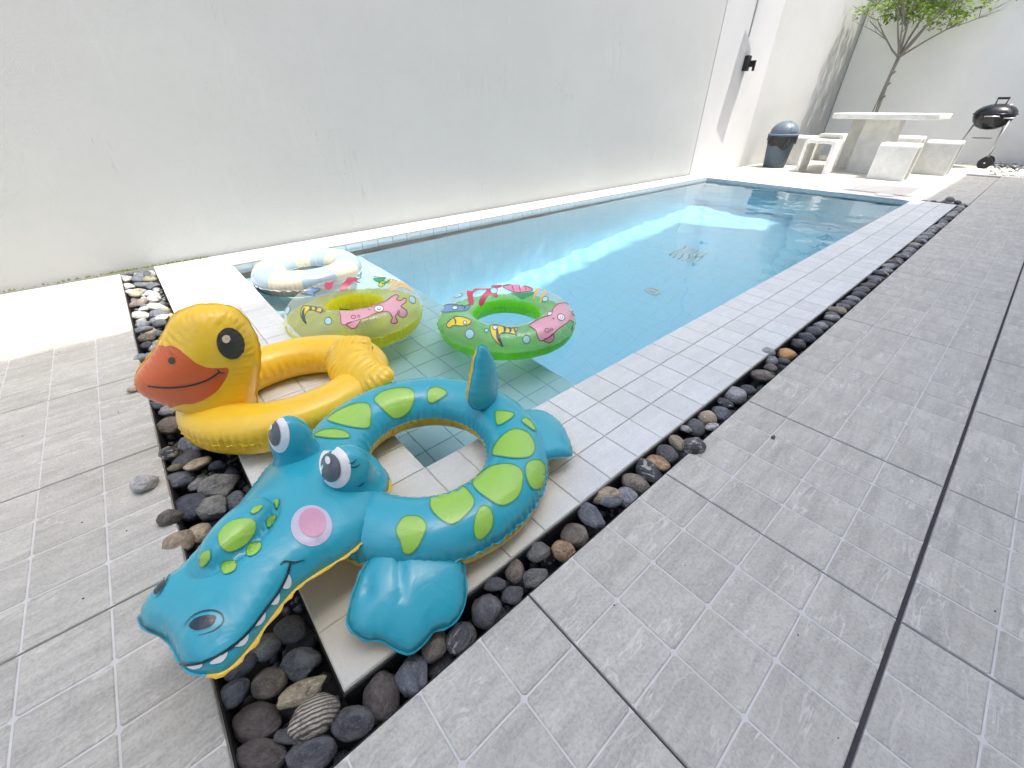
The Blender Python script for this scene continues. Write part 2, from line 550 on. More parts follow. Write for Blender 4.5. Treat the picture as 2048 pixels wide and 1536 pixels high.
M_pool_floor = mat_pool('pool_floor_tile', (0.31, 0.70, 0.88), (0.18, 0.46, 0.62), axes='xy')
M_pool_wx = mat_pool('pool_wall_tile_x', PB, (0.26, 0.48, 0.55), axes='xz')
M_pool_wy = mat_pool('pool_wall_tile_y', PB, (0.26, 0.48, 0.55), axes='yz')
M_pool_tile = plain('pale_blue_pool_tile', (0.50, 0.87, 1.0), 0.3, 0.4, grain=0.04, gscale=9)
M_pool_grout = plain('pool_grout', (0.32, 0.58, 0.68), 0.8, 0.3)
shell = MB()
T = 0.10
shell.quad((SHELF_X, 0, PD), (PL, 0, PD), (PL, PW, PD), (SHELF_X, PW, PD), 0)
shell.quad((0, 0, SHELF_Z), (SHELF_X, 0, SHELF_Z), (SHELF_X, PW, SHELF_Z), (0, PW, SHELF_Z), 3)
shell.quad((SHELF_X, 0, PD), (SHELF_X, PW, PD), (SHELF_X, PW, SHELF_Z), (SHELF_X, 0, SHELF_Z), 2)
shell.quad((0, 0, SHELF_Z), (0, PW, SHELF_Z), (0, PW, ZB), (0, 0, ZB), 2)
shell.quad((PL, PW, PD), (PL, 0, PD), (PL, 0, ZB), (PL, PW, ZB), 2)
for (y, fl) in ((0, 1), (PW, 0)):
    q = [(0, y, SHELF_Z), (SHELF_X, y, SHELF_Z), (SHELF_X, y, ZB), (0, y, ZB)]
    r = [(SHELF_X, y, PD), (PL, y, PD), (PL, y, ZB), (SHELF_X, y, ZB)]
    if not fl: q.reverse(); r.reverse()
    shell.quad(*q[::-1], 1); shell.quad(*r[::-1], 1)
pool = add('pool_basin', shell.build('pool_basin', [M_pool_floor, M_pool_wx, M_pool_wy, M_pool_grout]), kind='structure')
# tiles of the shallow shelf, one by one
sx = [0.0] + [0.148 * q for q in range(1, 7)] + [SHELF_X]
sy = ys_l
SH = {}
for a, b in zip(sx[:-1], sx[1:]):
    for c, d in zip(sy[:-1], sy[1:]):
        w, h = round(b - a, 3), round(d - c, 3)
        if (w, h) not in SH:
            mb = MB(); mb.box(0.002, 0.002, 0.0005, w - 0.002, h - 0.002, 0.004, 0, bev=0.0015, skip_bottom=True)
            SH[(w, h)] = shade_auto(mb.build('shelf_tile', [M_pool_tile]), 25)
        add('shelf_tile', SH[(w, h)], parent=pool, loc=(a, c, SHELF_Z))
# waterline tiles on the two far sides
wl = MB()
for a, b in zip(sy[:-1], sy[1:]):
    wl.box(PL - 0.006, a + 0.002, -0.148, PL - 0.0005, b - 0.002, -0.0155)
for a, b in zip(xs_r[:-1], xs_r[1:]):
    if a > PL - 0.01: break
    b = min(b, PL)
    wl.box(a + 0.002, PW - 0.006, -0.148, b - 0.002, PW - 0.0005, -0.0155)
    wl.box(a + 0.002, 0.0005, -0.148, b - 0.002, 0.006, -0.0155)
M_waterline = plain('waterline_tile', (0.56, 0.66, 0.69), 0.3, 0.5, grain=0.1, gscale=12)
add('waterline_tiles', wl.build('waterline_tiles', [M_waterline]), parent=pool, kind='stuff')
# drain grille and main drain on the pool floor
gr = MB()
for q in range(6):
    gr.box(4.83, 1.52 + q * 0.06, PD + 0.001, 5.17, 1.545 + q * 0.06, PD + 0.02)
M_grille = plain('faded_grille', (0.42, 0.60, 0.58), 0.6)
add('drain_grille', gr.build('drain_grille', [M_grille]), parent=pool)
dr = MB()
dr.lathe([(0.0, PD + 0.015), (0.035, PD + 0.015), (0.04, PD + 0.001)], 24, 0, (3.83, 1.43))
dr.lathe([(0.055, PD + 0.001), (0.06, PD + 0.012), (0.085, PD + 0.012), (0.09, PD + 0.001)], 24, 0, (3.83, 1.43))
add('main_drain', dr.build('main_drain', [M_grille]), parent=pool)

# ------------------------------------------------------------------ water
def water_height(x, y):
    h = 0.0
    h += 0.0016 * math.sin(9.1 * x + 3.7 * y + 0.6 + 1.3 * math.sin(1.7 * y + 0.4))
    h += 0.0013 * math.sin(-5.3 * x + 11.9 * y + 1.9 + 1.1 * math.sin(2.3 * x))
    h += 0.0009 * math.sin(17.0 * x + 13.0 * y + 2.0 * math.sin(1.9 * x - 1.1 * y))
    h += 0.0006 * math.sin(-23.0 * x + 15.0 * y + 1.6 * math.sin(3.1 * y))
    h += 0.0022 * mnoise.noise(Vector((x * 2.7, y * 2.7, 0.3))) + 0.0014 * mnoise.noise(Vector((x * 6.5, y * 6.5, 4.3)))
    return h * 0.6
nxw, nyw = 300, 116
vs = []; fs = []
for i in range(nxw + 1):
    for j in range(nyw + 1):
        x = PL * i / nxw; y = PW * j / nyw
        vs.append((x, y, WZ + water_height(x, y)))
for i in range(nxw):
    for j in range(nyw):
        a = i * (nyw + 1) + j
        fs.append((a, a + nyw + 1, a + nyw + 2, a + 1))
kw = NT('pool_water')
kw.t.nodes.remove(kw.p)
gl = kw.n('ShaderNodeBsdfGlass'); gl.inputs['IOR'].default_value = 1.333; gl.inputs['Roughness'].default_value = 0.0
gl.inputs['Color'].default_value = (1, 1, 1, 1)
kw.l(gl.outputs[0], kw.out.inputs['Surface'])

water = add('pool_water', new_mesh('pool_water', vs, fs, [kw.m], smooth=True), kind='structure')
water.cycles.is_caustics_caster = True
pool.cycles.is_caustics_receiver = True
for c in pool.children: c.cycles.is_caustics_receiver = True

# ------------------------------------------------------------------ walls
def wall_box(name, x0, y0, z0, x1, y1, z1, mat, label, cat='wall'):
    mb = MB(); mb.box(x0, y0, z0, x1, y1, z1)
    return add(name, mb.build(name, [mat]), label=label, cat=cat)
side = empty('boundary_wall', (0, WALL_Y, 0), label='long white rendered wall rising behind the pool', cat='wall')
H = 4.3
def wpart(name, x0, x1, y0, mat):
    mb = MB(); mb.box(x0, y0 - WALL_Y, -0.29, x1, 0.25, H)
    return add(name, mb.build(name, [mat]), parent=side)
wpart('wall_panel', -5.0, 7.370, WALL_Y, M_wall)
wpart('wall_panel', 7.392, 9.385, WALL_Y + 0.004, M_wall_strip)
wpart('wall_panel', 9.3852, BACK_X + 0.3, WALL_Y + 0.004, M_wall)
mb = MB(); mb.box(7.370, 0.012, -0.29, 7.392, 0.24, H)
add('expansion_joint', mb.build('expansion_joint', [M_dark_grout]), parent=side)
mb = MB(); mb.box(-5.05, -0.03, H, BACK_X + 0.3, 0.28, H + 0.06)
add('wall_cap', mb.build('wall_cap', [M_wall]), parent=side)
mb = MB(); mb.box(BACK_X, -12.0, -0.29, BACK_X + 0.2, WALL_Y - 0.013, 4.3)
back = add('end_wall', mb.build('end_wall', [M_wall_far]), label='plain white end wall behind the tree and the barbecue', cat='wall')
# left end wall of the yard, outside the frame
mb = MB(); mb.box(-5.2, -12.0, -0.29, -5.0, WALL_Y + 0.2, 2.2)
add('yard_wall', mb.build('yard_wall', [M_wall_far]), label='low white yard wall beyond the left patio', cat='wall')

# ------------------------------------------------------------------ villa (off to the right, casts the shade)
villa = empty('villa', (4, -2.5, 0), label='white villa standing along the right patio', cat='house')
def vpart(name, x0, y0, z0, x1, y1, z1, mat):
    mb = MB(); mb.box(x0, y0, z0, x1, y1, z1)
    o = add(name, mb.build(name, [mat])); o.parent = villa; o.location = (-4, 2.5, 0); return o
M_glass_dark = plain('window_glass', (0.03, 0.04, 0.05), 0.05, 0.8)
M_alu = plain('dark_frame', (0.05, 0.05, 0.055), 0.4, 0.5)
VH1, VH2 = 12.75, 6.75
vpart('wall', -5.0, -9.0, -0.29, 8.03, -2.4, VH1, M_villa)
vpart('annex_wall', 8.03, -9.0, -0.29, 12.35, -2.4, VH2, M_villa)
for fl in range(3):
    for wx in (-3.2, -0.4, 2.4, 5.2, 8.0):
        z = 0.2 + fl * 3.6
        fr = vpart('window', wx, -2.42, z, wx + 1.7, -2.385, z + 2.1, M_alu)
        mb = MB(); mb.box(wx + 0.06, -2.39, z + 0.06, wx + 0.82, -2.378, z + 2.04); mb.box(wx + 0.88, -2.39, z + 0.06, wx + 1.64, -2.378, z + 2.04)
        add('pane', mb.build('pane', [M_glass_dark]), parent=fr)
# ================================================================== far end: white deck, table floor, pebble bed
M_agg = NT('white_pebble_wash', 0.8, 0.3)
_v = M_agg.coords(world=True)
_f = M_agg.voronoi(_v, 70)
M_agg.color(M_agg.mix(M_agg.ramp(_f, [(0.1, 0.0), (0.6, 1.0)]), (0.76, 0.75, 0.72), (0.62, 0.61, 0.57)))
M_agg.bump(_f, 0.5, 0.01)
M_agg = M_agg.m
M_whitepaint = plain('white_painted_concrete', (0.76, 0.76, 0.73), 0.55, 0.4, grain=0.05, gscale=8, bump=0.15)
M_whitecurb = plain('white_curb', (0.74, 0.74, 0.71), 0.7, 0.3, grain=0.08, gscale=10, bump=0.2)

deck = MB()
deck.box(PL, -0.083, -0.296, 9.20, WALL_Y - 0.01, -0.004, skip_bottom=True)
far_deck = add('far_deck', deck.build('far_deck', [M_whitecurb]), kind='structure')
for (a, b, c, d) in [(7.66, 0.02, 9.08, 0.885), (7.66, 0.93, 9.08, 1.80), (7.66, 1.845, 9.08, 2.95)]:
    mb = MB(); mb.box(a, b, -0.003, c, d, 0.014, bev=0.004, skip_bottom=True)
    add('pebble_wash_slab', shade_auto(mb.build('pebble_wash_slab', [M_agg]), 25), parent=far_deck)
mb = MB(); mb.lathe([(0.0, 0.012), (0.10, 0.012), (0.108, 0.006), (0.11, -0.003)], 36)
add('skimmer_lid', shade_auto(mb.build('skimmer_lid', [M_whitepaint]), 30), parent=far_deck, loc=(7.54, 0.33, 0))
mb = MB(); mb.box(7.42, 0.93, -0.003, 7.60, 1.75, 0.010, bev=0.003, skip_bottom=True)
add('gutter_cover', mb.build('gutter_cover', [M_whitepaint]), parent=far_deck)

floor_t = slab('table_floor', [(9.203, -0.083, BACK_X - 0.002, WALL_Y - 0.014)], M_tan_grout)
for i in range(8):
    for j in range(6):
        x = 9.205 + i * 0.619; y = -0.08 + j * 0.619
        if x + 0.6 > BACK_X + 0.2: continue
        ny = 4 if y + 0.62 < WALL_Y else 1
        if j == 5: ny = 1
        if y + ny * CELL > WALL_Y: continue
        add('slate_tile', slate(4, ny), parent=floor_t, loc=(x, y, 0.0))
# curb and pebble bed by the end wall
mb = MB(); mb.box(11.423, -3.0, -0.29, 11.56, -0.088, 0.012, bev=0.01); mb.box(11.56, -0.21, -0.29, BACK_X - 0.003, -0.088, 0.010, bev=0.01)
add('white_curb', mb.build('white_curb', [M_whitecurb]), kind='structure')
mb = MB(); mb.box(11.56, -3.0, -0.29, BACK_X - 0.003, -0.21, -0.05)
add('pebble_bed_soil', mb.build('pebble_bed_soil', [M_black]), kind='structure')

# ------------------------------------------------------------------ stone table and stools
M_stone_furn = NT('white_cast_stone', 0.6, 0.35)
_v = M_stone_furn.coords('Object')
_n = M_stone_furn.noise(_v, 7, 5, 0.65, 0.4)
M_stone_furn.color(M_stone_furn.mix(M_stone_furn.ramp(_n, [(0.35, 0.0), (0.75, 1.0)]), (0.76, 0.76, 0.73), (0.60, 0.61, 0.57)))
M_stone_furn.bump(M_stone_furn.noise(_v, 60, 4, 0.6), 0.25, 0.004)
M_stone_furn = M_stone_furn.m

tb = empty('stone_table', (10.55, 1.2, 0), label='white stone table on slab legs between the stools', cat='table')
mb = MB()
pts = [(-0.80, -0.46), (-0.62, -0.72), (0.55, -0.72), (0.80, -0.46), (0.80, 0.55), (0.62, 0.78), (-0.62, 0.78), (-0.80, 0.55)]
n = len(pts)
b = 0.012
def ring(z, k): return [(x * k, y * k, z) for x, y in pts]
vs = ring(0.845, 0.985) + ring(0.857, 1.0) + ring(0.918, 1.0) + ring(0.930, 0.985)
fs = [tuple(range(3 * n, 4 * n)), tuple(reversed(range(n)))]
for L in range(3):
    for q in range(n):
        fs.append((L * n + q, L * n + (q + 1) % n, (L + 1) * n + (q + 1) % n, (L + 1) * n + q))
mb.mesh(vs, fs)
add('tabletop', mb.build('tabletop', [M_stone_furn]), parent=tb)
for (a, c, d, e) in [(-0.42, -0.21, 0.0, 0.29), (0.28, 0.16, 0.62, 0.66)]:
    mb = MB(); mb.box(a, c, 0.001, d, e, 0.843, bev=0.004)
    add('leg', mb.build('leg', [M_stone_furn]), parent=tb)

def stool_mesh(w, d, h=0.53, t=0.055):
    """Waterfall bench: one bent slab, legs at +-w/2 along x, depth d along y, rounded top corners."""
    prof = []
    R = 0.06
    outer = [(-w / 2, 0)] + [(-w / 2 + R - R * math.cos(a), h - R + R * math.sin(a)) for a in [math.pi / 2 * q / 6 for q in range(7)]]
    outer += [(w / 2 - R + R * math.cos(a), h - R + R * math.sin(a)) for a in [math.pi / 2 * (6 - q) / 6 for q in range(7)]] + [(w / 2, 0)]
    r = 0.035; iw = w / 2 - t; ih = h - t
    inner = [(-iw, 0)] + [(-iw + r - r * math.cos(a), ih - r + r * math.sin(a)) for a in [math.pi / 2 * q / 6 for q in range(7)]]
    inner += [(iw - r + r * math.cos(a), ih - r + r * math.sin(a)) for a in [math.pi / 2 * (6 - q) / 6 for q in range(7)]] + [(iw, 0)]
    mb = MB(); n = len(outer)
    e = 0.006
    def sh(P, s):
        c = []
        for x, z in P: c.append((x * (1 - s / max(w / 2, .1)), z - (s if z > 0.01 else 0)))
        return c
    V = []
    for (y, io, ii) in [(-d / 2, e, -e), (-d / 2 + e, 0, 0), (d / 2 - e, 0, 0), (d / 2, e, -e)]:
        V += [(x, y, z) for x, z in sh(outer, io)]
        V += [(x, y, z) for x, z in sh(inner, ii)]
    F = []
    for k in range(3):
        for q in range(n - 1):
            A = k * 2 * n; Bq = (k + 1) * 2 * n
            F.append((A + q, Bq + q, Bq + q + 1, A + q + 1))
            F.append((A + n + q, A + n + q + 1, Bq + n + q + 1, Bq + n + q))
        F.append((k * 2 * n, k * 2 * n + n, (k + 1) * 2 * n + n, (k + 1) * 2 * n))
        F.append((k * 2 * n + n - 1, (k + 1) * 2 * n + n - 1, (k + 1) * 2 * n + 2 * n - 1, k * 2 * n + 2 * n - 1))
    for q in range(n - 1):
        F.append((q, q + 1, n + q + 1, n + q))
        A = 3 * 2 * n
        F.append((A + q, A + n + q, A + n + q + 1, A + q + 1))
    mb.mesh(V, F)
    return shade_auto(mb.build('stone_stool', [M_stone_furn]), 30)
SG = 'white stone stools around the table'
sm1 = stool_mesh(0.50, 0.44); sm2 = stool_mesh(0.42, 0.50)
def stool(cx, cy, me, rz, label):
    o = add('stone_stool', me, loc=(cx, cy, 0.001), rot=(0, 0, rz), label=label, cat='stool', group=SG)
    return o
stool(9.53, 1.845, sm1, math.pi / 2, 'arched white stone stool with its opening facing the pool, nearest the bin')
stool(9.52, 0.72, sm2, 0.0, 'solid sided white stone stool nearest the pool, in front of the table')
stool(10.96, 0.38, sm2, 0.0, 'white stone stool between the table and the barbecue')
stool(10.68, 2.60, sm2, 0.0, 'white stone stool against the side wall behind the bin')
stool(12.10, 2.42, sm1, math.pi / 2, 'farthest left white stone stool, just its top showing behind the others')
stool(12.30, 1.12, sm2, math.pi / 2 * 0, 'white stone stool half hidden behind the right end of the table')

# ------------------------------------------------------------------ swing-lid bin
M_bin = plain('blue_grey_plastic', (0.060, 0.092, 0.125), 0.45, 0.4, grain=0.06, gscale=20, bump=0.05)
M_binlid = plain('grey_plastic_lid', (0.10, 0.14, 0.18), 0.4, 0.45, grain=0.05, gscale=20)
M_bag = NT('black_bin_bag', 0.28, 0.5)
M_bag.color((0.018, 0.02, 0.024)); M_bag.bump(M_bag.noise(M_bag.coords('Object', scale=(1, 1, 2.2)), 22, 4, 0.6, 1.5), 1.0, 0.02); M_bag = M_bag.m
bn = empty('waste_bin', (9.78, 2.66, 0.001), label='dark blue grey bin with a domed swing lid and black liner, by the wall', cat='bin')
mb = MB()
mb.lathe([(0.0, 0.0), (0.185, 0.0), (0.195, 0.012), (0.245, 0.53), (0.258, 0.545), (0.258, 0.565), (0.24, 0.565)], 40)
add('body', shade_auto(mb.build('body', [M_bin]), 40), parent=bn)
mb = MB(); R_ = random.Random(2)
rows = 9; seg = 64
V = []; F = []
for i in range(rows):
    z = 0.545 - 0.20 * i / (rows - 1)
    for k in range(seg):
        a = 2 * math.pi * k / seg
        drop = 1.0 + 0.35 * math.sin(a * 2 + 0.6) + 0.2 * math.sin(a * 5 + 1)
        zz = 0.545 - 0.155 * drop * i / (rows - 1)
        rr = 0.245 - (0.53 - zz) * 0.096 + 0.012 + 0.010 * math.sin(a * 17 + i * 0.7) + 0.008 * math.sin(a * 29 + i) * (i / rows)
        V.append((rr * math.cos(a), rr * math.sin(a), zz))
for i in range(rows - 1):
    for k in range(seg):
        F.append((i * seg + k, (i + 1) * seg + k, (i + 1) * seg + (k + 1) % seg, i * seg + (k + 1) % seg))
mb.mesh(V, F)
add('bin_liner', mb.build('bin_liner', [M_bag], smooth=True), parent=bn)
mb = MB()
mb.lathe([(0.268, 0.55), (0.27, 0.575), (0.255, 0.585)] + [(0.245 * math.cos(a), 0.585 + 0.215 * math.sin(a)) for a in [math.pi / 2 * q / 10 for q in range(11)]], 40)
lid = add('lid', shade_auto(mb.build('lid', [M_binlid]), 40), parent=bn)
mb = MB()   # the swing flap, slightly proud, and its dark slot on the -y side
arc = [math.pi / 2 * q / 10 for q in range(1, 10)]
mb.lathe([(0.251 * math.cos(a), 0.585 + 0.221 * math.sin(a)) for a in arc], 14, a0=-2.35, a1=-1.2)
add('flap', mb.build('flap', [M_binlid], smooth=True), parent=lid)
mb = MB()
mb.lathe([(0.249 * math.cos(a), 0.585 + 0.219 * math.sin(a)) for a in arc[:7]], 3, a0=-1.2, a1=-1.08)
add('flap_slot', mb.build('flap_slot', [M_black], smooth=True), parent=lid)

# ------------------------------------------------------------------ kettle barbecue
M_enamel = plain('black_enamel', (0.008, 0.011, 0.016), 0.25, 0.45)
M_steel = plain('brushed_steel', (0.62, 0.62, 0.62), 0.35, 0.5, metal=0.9)
M_rubber = plain('black_plastic', (0.02, 0.021, 0.024), 0.55, 0.4)
M_ash = plain('grey_aluminium', (0.30, 0.30, 0.30), 0.5, 0.5, metal=0.5)
bq = empty('kettle_barbecue', (12.9, 0.085, 0.0), rot=(0, 0, 0), label='black kettle barbecue on two wheels by the end wall', cat='barbecue')
T_ = math.radians(5)
zr = 0.90
mb = MB(); mb.lathe([(0.0, zr - 0.245), (0.10, zr - 0.235), (0.20, zr - 0.19), (0.27, zr - 0.11), (0.30, zr - 0.03), (0.302, zr), (0.318, zr + 0.004), (0.318, zr + 0.012), (0.29, zr + 0.012)], 48)
bowl = add('bowl', shade_auto(mb.build('bowl', [M_enamel]), 40), parent=bq)
mb = MB(); mb.lathe([(0.324, zr + 0.008), (0.324, zr + 0.02), (0.31, zr + 0.026), (0.29, zr + 0.075), (0.23, zr + 0.13), (0.13, zr + 0.17), (0.0, zr + 0.182)], 48)
lid = add('lid', shade_auto(mb.build('lid', [M_enamel]), 40), parent=bq)
mb = MB(); mb.tube([(0, -0.07, zr + 0.165), (0, -0.075, zr + 0.26), (0, 0.075, zr + 0.26), (0, 0.07, zr + 0.165)], 0.013, 8); mb.box(-0.016, -0.085, zr + 0.25, 0.016, 0.085, zr + 0.285)
add('lid_handle', mb.build('lid_handle', [M_rubber]), parent=lid)
mb = MB(); mb.lathe([(0.0, zr + 0.176), (0.035, zr + 0.172), (0.04, zr + 0.165), (0.0, zr + 0.16)], 16, axis_c=(0.0, -0.14))
add('vent', mb.build('vent', [M_steel]), parent=lid)
legs = [((-0.12, -0.25, zr - 0.08), (-0.16, -0.24, 0.12)), ((0.16, -0.20, zr - 0.10), (0.20, -0.24, 0.12)), ((0.02, 0.22, zr - 0.14), (0.02, 0.36, 0.0))]
for i, (a, c) in enumerate(legs):
    mb = MB(); mb.tube([a, c], 0.015, 10)
    add('leg', mb.build('leg', [M_steel], smooth=True), parent=bq)
mb = MB(); mb.tube([(-0.235, -0.25, 0.105), (0.265, -0.25, 0.105)], 0.009, 8)
add('axle', mb.build('axle', [M_steel]), parent=bq)
for xx in (-0.215, 0.245):
    mb = MB()
    prof = [(0.0, -0.018), (0.03, -0.02), (0.035, -0.012), (0.08, -0.012), (0.085, -0.022), (0.102, -0.02), (0.106, 0.0), (0.102, 0.02), (0.085, 0.022), (0.08, 0.012), (0.035, 0.012), (0.03, 0.02), (0.0, 0.018)]
    mb.lathe(prof, 32)
    me = shade_auto(mb.build('wheel', [M_rubber]), 40)
    w = add('wheel', me, parent=bq, loc=(xx, -0.25, 0.107), rot=(0, math.pi / 2, 0))
    mb = MB(); mb.lathe([(0.0, -0.026), (0.014, -0.024), (0.016, 0.024), (0.0, 0.026)], 12)
    add('hub', mb.build('hub', [M_steel]), parent=w)
mb = MB(); mb.lathe([(0.0, 0.50), (0.13, 0.505), (0.15, 0.52), (0.145, 0.522), (0.0, 0.51)], 32)
add('ash_tray', mb.build('ash_tray', [M_ash]), parent=bq)
mb = MB(); mb.tube([(-0.335, -0.17, zr - 0.045), (-0.335, -0.33, zr - 0.045)], 0.010, 8)
add('side_bar', mb.build('side_bar', [M_steel], smooth=True), parent=bq)
mb = MB()
mb.tube([(-0.285, -0.10, zr - 0.03), (-0.36, -0.10, zr - 0.02), (-0.36, 0.10, zr - 0.02), (-0.285, 0.10, zr - 0.03)], 0.008, 8)
add('bowl_handle', mb.build('bowl_handle', [M_steel], smooth=True), parent=bq)

# ------------------------------------------------------------------ wall light, conduit, added shadow-casting panel
wl_ = empty('wall_light', (8.47, WALL_Y + 0.003, 1.63), label='small black box light on the pale wall strip past the pool', cat='lamp')
mb = MB(); mb.box(-0.075, -0.07, -0.10, 0.035, -0.001, 0.11, bev=0.006)
add('backbox', mb.build('backbox', [M_rubber]), parent=wl_)
mb = MB(); mb.box(0.037, -0.12, -0.045, 0.075, -0.02, 0.045, bev=0.006); mb.box(0.045, -0.15, -0.10, 0.075, -0.115, 0.045)
add('sensor_arm', mb.build('sensor_arm', [M_rubber]), parent=wl_)
mb = MB(); mb.tube([(8.335, WALL_Y - 0.006, 1.975), (8.335, WALL_Y - 0.006, 4.28)], 0.007, 6)
add('cable', mb.build('cable', [plain('grey_cable', (0.25, 0.25, 0.25), 0.6)]), label='thin grey cable running down the wall above the black light', cat='cable')
sl = empty('shadow_panel', (8.55, WALL_Y, 4.05), label='unseen panel on an arm, added to cast a shadow on the side wall', cat='lamp')
A_ = Vector((8.403, 2.554, 3.84)); B_ = Vector((8.788, 2.554, 3.60)); C_ = Vector((8.778, 2.098, 3.604)); D_ = Vector((8.414, 2.098, 3.826))  # added panel out of view; corners set to throw the slanted wall shadow
up = Vector((0.02, 0, 0.035))
mb = MB(); q = [v - sl.location for v in (A_, B_, C_, D_)]
mb.mesh([tuple(v) for v in q] + [tuple(v + up) for v in q], [(3, 2, 1, 0), (4, 5, 6, 7), (0, 1, 5, 4), (1, 2, 6, 5), (2, 3, 7, 6), (3, 0, 4, 7)])
add('panel', mb.build('panel', [M_rubber]), parent=sl)
mb = MB(); mb.tube([(0.05, -0.61, -0.30), (0.03, -0.3, -0.05), (0, 0, 0.05)], 0.02, 8)
add('arm', mb.build('arm', [M_rubber], smooth=True), parent=sl)

# ------------------------------------------------------------------ small tree by the end wall
def mat_leaf(name, c1, c2):
    k = NT(name, 0.45, 0.35)
    oi = k.n('ShaderNodeVertexColor'); oi.layer_name = 'tone'
    sp = k.n('ShaderNodeSeparateColor'); k.l(oi.outputs[0], sp.inputs[0])
    c = k.mix(sp.outputs[0], c1, c2)
    k.color(c)
    tr = k.n('ShaderNodeBsdfTranslucent'); k.l(c, tr.inputs['Color'])
    mx = k.n('ShaderNodeMixShader'); mx.inputs[0].default_value = 0.45
    k.l(k.p.outputs[0], mx.inputs[1]); k.l(tr.outputs[0], mx.inputs[2]); k.l(mx.outputs[0], k.out.inputs['Surface'])
    return k.m
M_leaf = mat_leaf('leaf', (0.09, 0.19, 0.03), (0.36, 0.50, 0.07))
M_bark = plain('pale_bark', (0.25, 0.235, 0.21), 0.85, 0.2, grain=0.35, gscale=30, bump=0.6)
tree = empty('courtyard_tree', (13.15, 2.06, 0.0), label='slender leafy tree with a forked pale trunk behind the table', cat='tree')
rt = random.Random(11)
tk = MB()
trunk = [(0, 0, -0.05), (0.01, 0.0, 0.5), (-0.01, -0.01, 0.95), (0.02, 0.01, 1.2), (0.0, 0.02, 1.55), (0.0, 0.0, 1.92)]
tk.tube(trunk, [0.042, 0.037, 0.032, 0.036, 0.029, 0.034], 10)
for z, dx, dy in [(1.18, -0.05, -0.06), (1.42, -0.02, -0.05), (1.62, 0.0, -0.05)]:
    tk.tube([(0, 0, z), (dx, dy, z + 0.05)], [0.022, 0.016], 6)
tips = []
def grow(p, d, L, r, lvl):
    n = 4
    pts = [p]; q = Vector(p); dd = Vector(d)
    for i in range(n):
        dd = (dd + Vector((rt.uniform(-.16, .16), rt.uniform(-.16, .16), rt.uniform(-.08, .10)))).normalized()
        q = q + dd * (L / n)
        q.x = min(q.x, 0.62)
        pts.append(tuple(q))
    tk.tube(pts, [r * (1 - 0.55 * i / n) for i in range(n + 1)], 6 if lvl > 1 else 8, cap=False)
    if lvl >= 0:
        for i in range(2 if lvl < 3 else 1, n + 1): tips.append((Vector(pts[i]), dd.copy(), lvl))
    if lvl < 3:
        for k in range(3 if lvl == 0 else 3):
            s = Vector(pts[rt.choice([2, 3, 4])])
            side = Vector((rt.uniform(-0.8, 0.55), rt.uniform(-1, 1), rt.uniform(-0.1, 0.5)))
            nd = (dd * 0.75 + side * 0.75).normalized(); nd.z = abs(nd.z)
            grow(tuple(s), nd, L * rt.uniform(0.55, 0.8), r * 0.5, lvl + 1)
top = (0.0, 0.0, 1.90)
for d, L, r in [((-0.1, 0.12, 1.0), 0.95, 0.026), ((-0.2, 0.45, 0.85), 0.85, 0.02), ((-0.1, -0.30, 0.9), 1.1, 0.028), ((-0.15, -0.60, 0.80), 1.05, 0.024),
                ((0.1, -0.70, 0.72), 0.95, 0.020), ((-0.1, 0.75, 0.62), 0.9, 0.018), ((-0.55, 0.1, 0.8), 0.9, 0.02), ((0.2, -0.1, 0.95), 1.3, 0.024)]:
    grow(top, Vector(d).normalized(), L, r, 0)
def zlow(y):
    return 2.53 + 0.10 * math.sin(y * 2.3 + 1.0) + 0.16 * max(0, 1.5 - y) + 0.05 * math.sin(y * 7)
twig = MB()
LP = []
for k in range(215):
    y = rt.triangular(0.82, 3.05, 1.8)
    f = 1 - abs(y - 1.9) / 1.5
    z = zlow(y) + abs(rt.gauss(0, 0.30 + 0.35 * max(f, 0)))
    if z > 3.7: continue
    if y > 2.25 and z < 2.75 and mnoise.noise(Vector((y * 3.5, z * 5, 1.3))) < 0.02: continue
    if mnoise.noise(Vector((y * 2.6, z * 3.6, 5.0))) < -0.30: continue
    x = rt.uniform(-0.62, 0.60)
    c = Vector((x, y - 2.06, z))
    LP.append(c)
    best = min(tips, key=lambda t: (t[0] - c).length)
    m1 = best[0].lerp(c, 0.5) + Vector((0, 0, 0.03))
    if (best[0] - c).length < 0.9: tk.tube([tuple(best[0]), tuple(m1), tuple(c)], [0.007, 0.005, 0.003], 4, cap=False)
tko = add('trunk', tk.build('trunk', [M_bark], smooth=True), parent=tree)
LV = []; LF = []; LC = []
def leaf(p, d, L, w, tone):
    d = d.normalized()
    s = d.cross(Vector((rt.uniform(-.5, .5), rt.uniform(-.5, .5), 1))).normalized()
    up = s.cross(d)
    i = len(LV)
    for (a, b, c) in [(0, 0, 0), (0.35, 0.5, 0.06), (0.75, 0.38, 0.02), (1, 0, -0.10), (0.75, -0.38, 0.02), (0.35, -0.5, 0.06)]:
        LV.append(tuple(p + d * L * a + s * w * b + up * L * c))
    LF.append((i, i + 1, i + 2, i + 3)); LF.append((i, i + 3, i + 4, i + 5)); LC.extend([tone] * 6)
for c in LP:
    tone = rt.random() ** 1.2
    for m_ in range(rt.randint(9, 16)):
        q = c + Vector((rt.gauss(0, .07), rt.gauss(0, .085), rt.gauss(0, .045)))
        q.x = min(q.x, 0.66); q.y = min(q.y, 1.06)
        dd = Vector((rt.uniform(-1, 1), rt.uniform(-1, 1), rt.uniform(-0.5, 0.15)))
        Lf = rt.uniform(0.07, 0.12)
        leaf(q, dd, Lf, Lf * 0.5, min(1, max(0, tone + rt.uniform(-.25, .25))))
me = new_mesh('crown', LV, LF, [M_leaf])
ca = me.color_attributes.new('tone', 'FLOAT_COLOR', 'POINT')
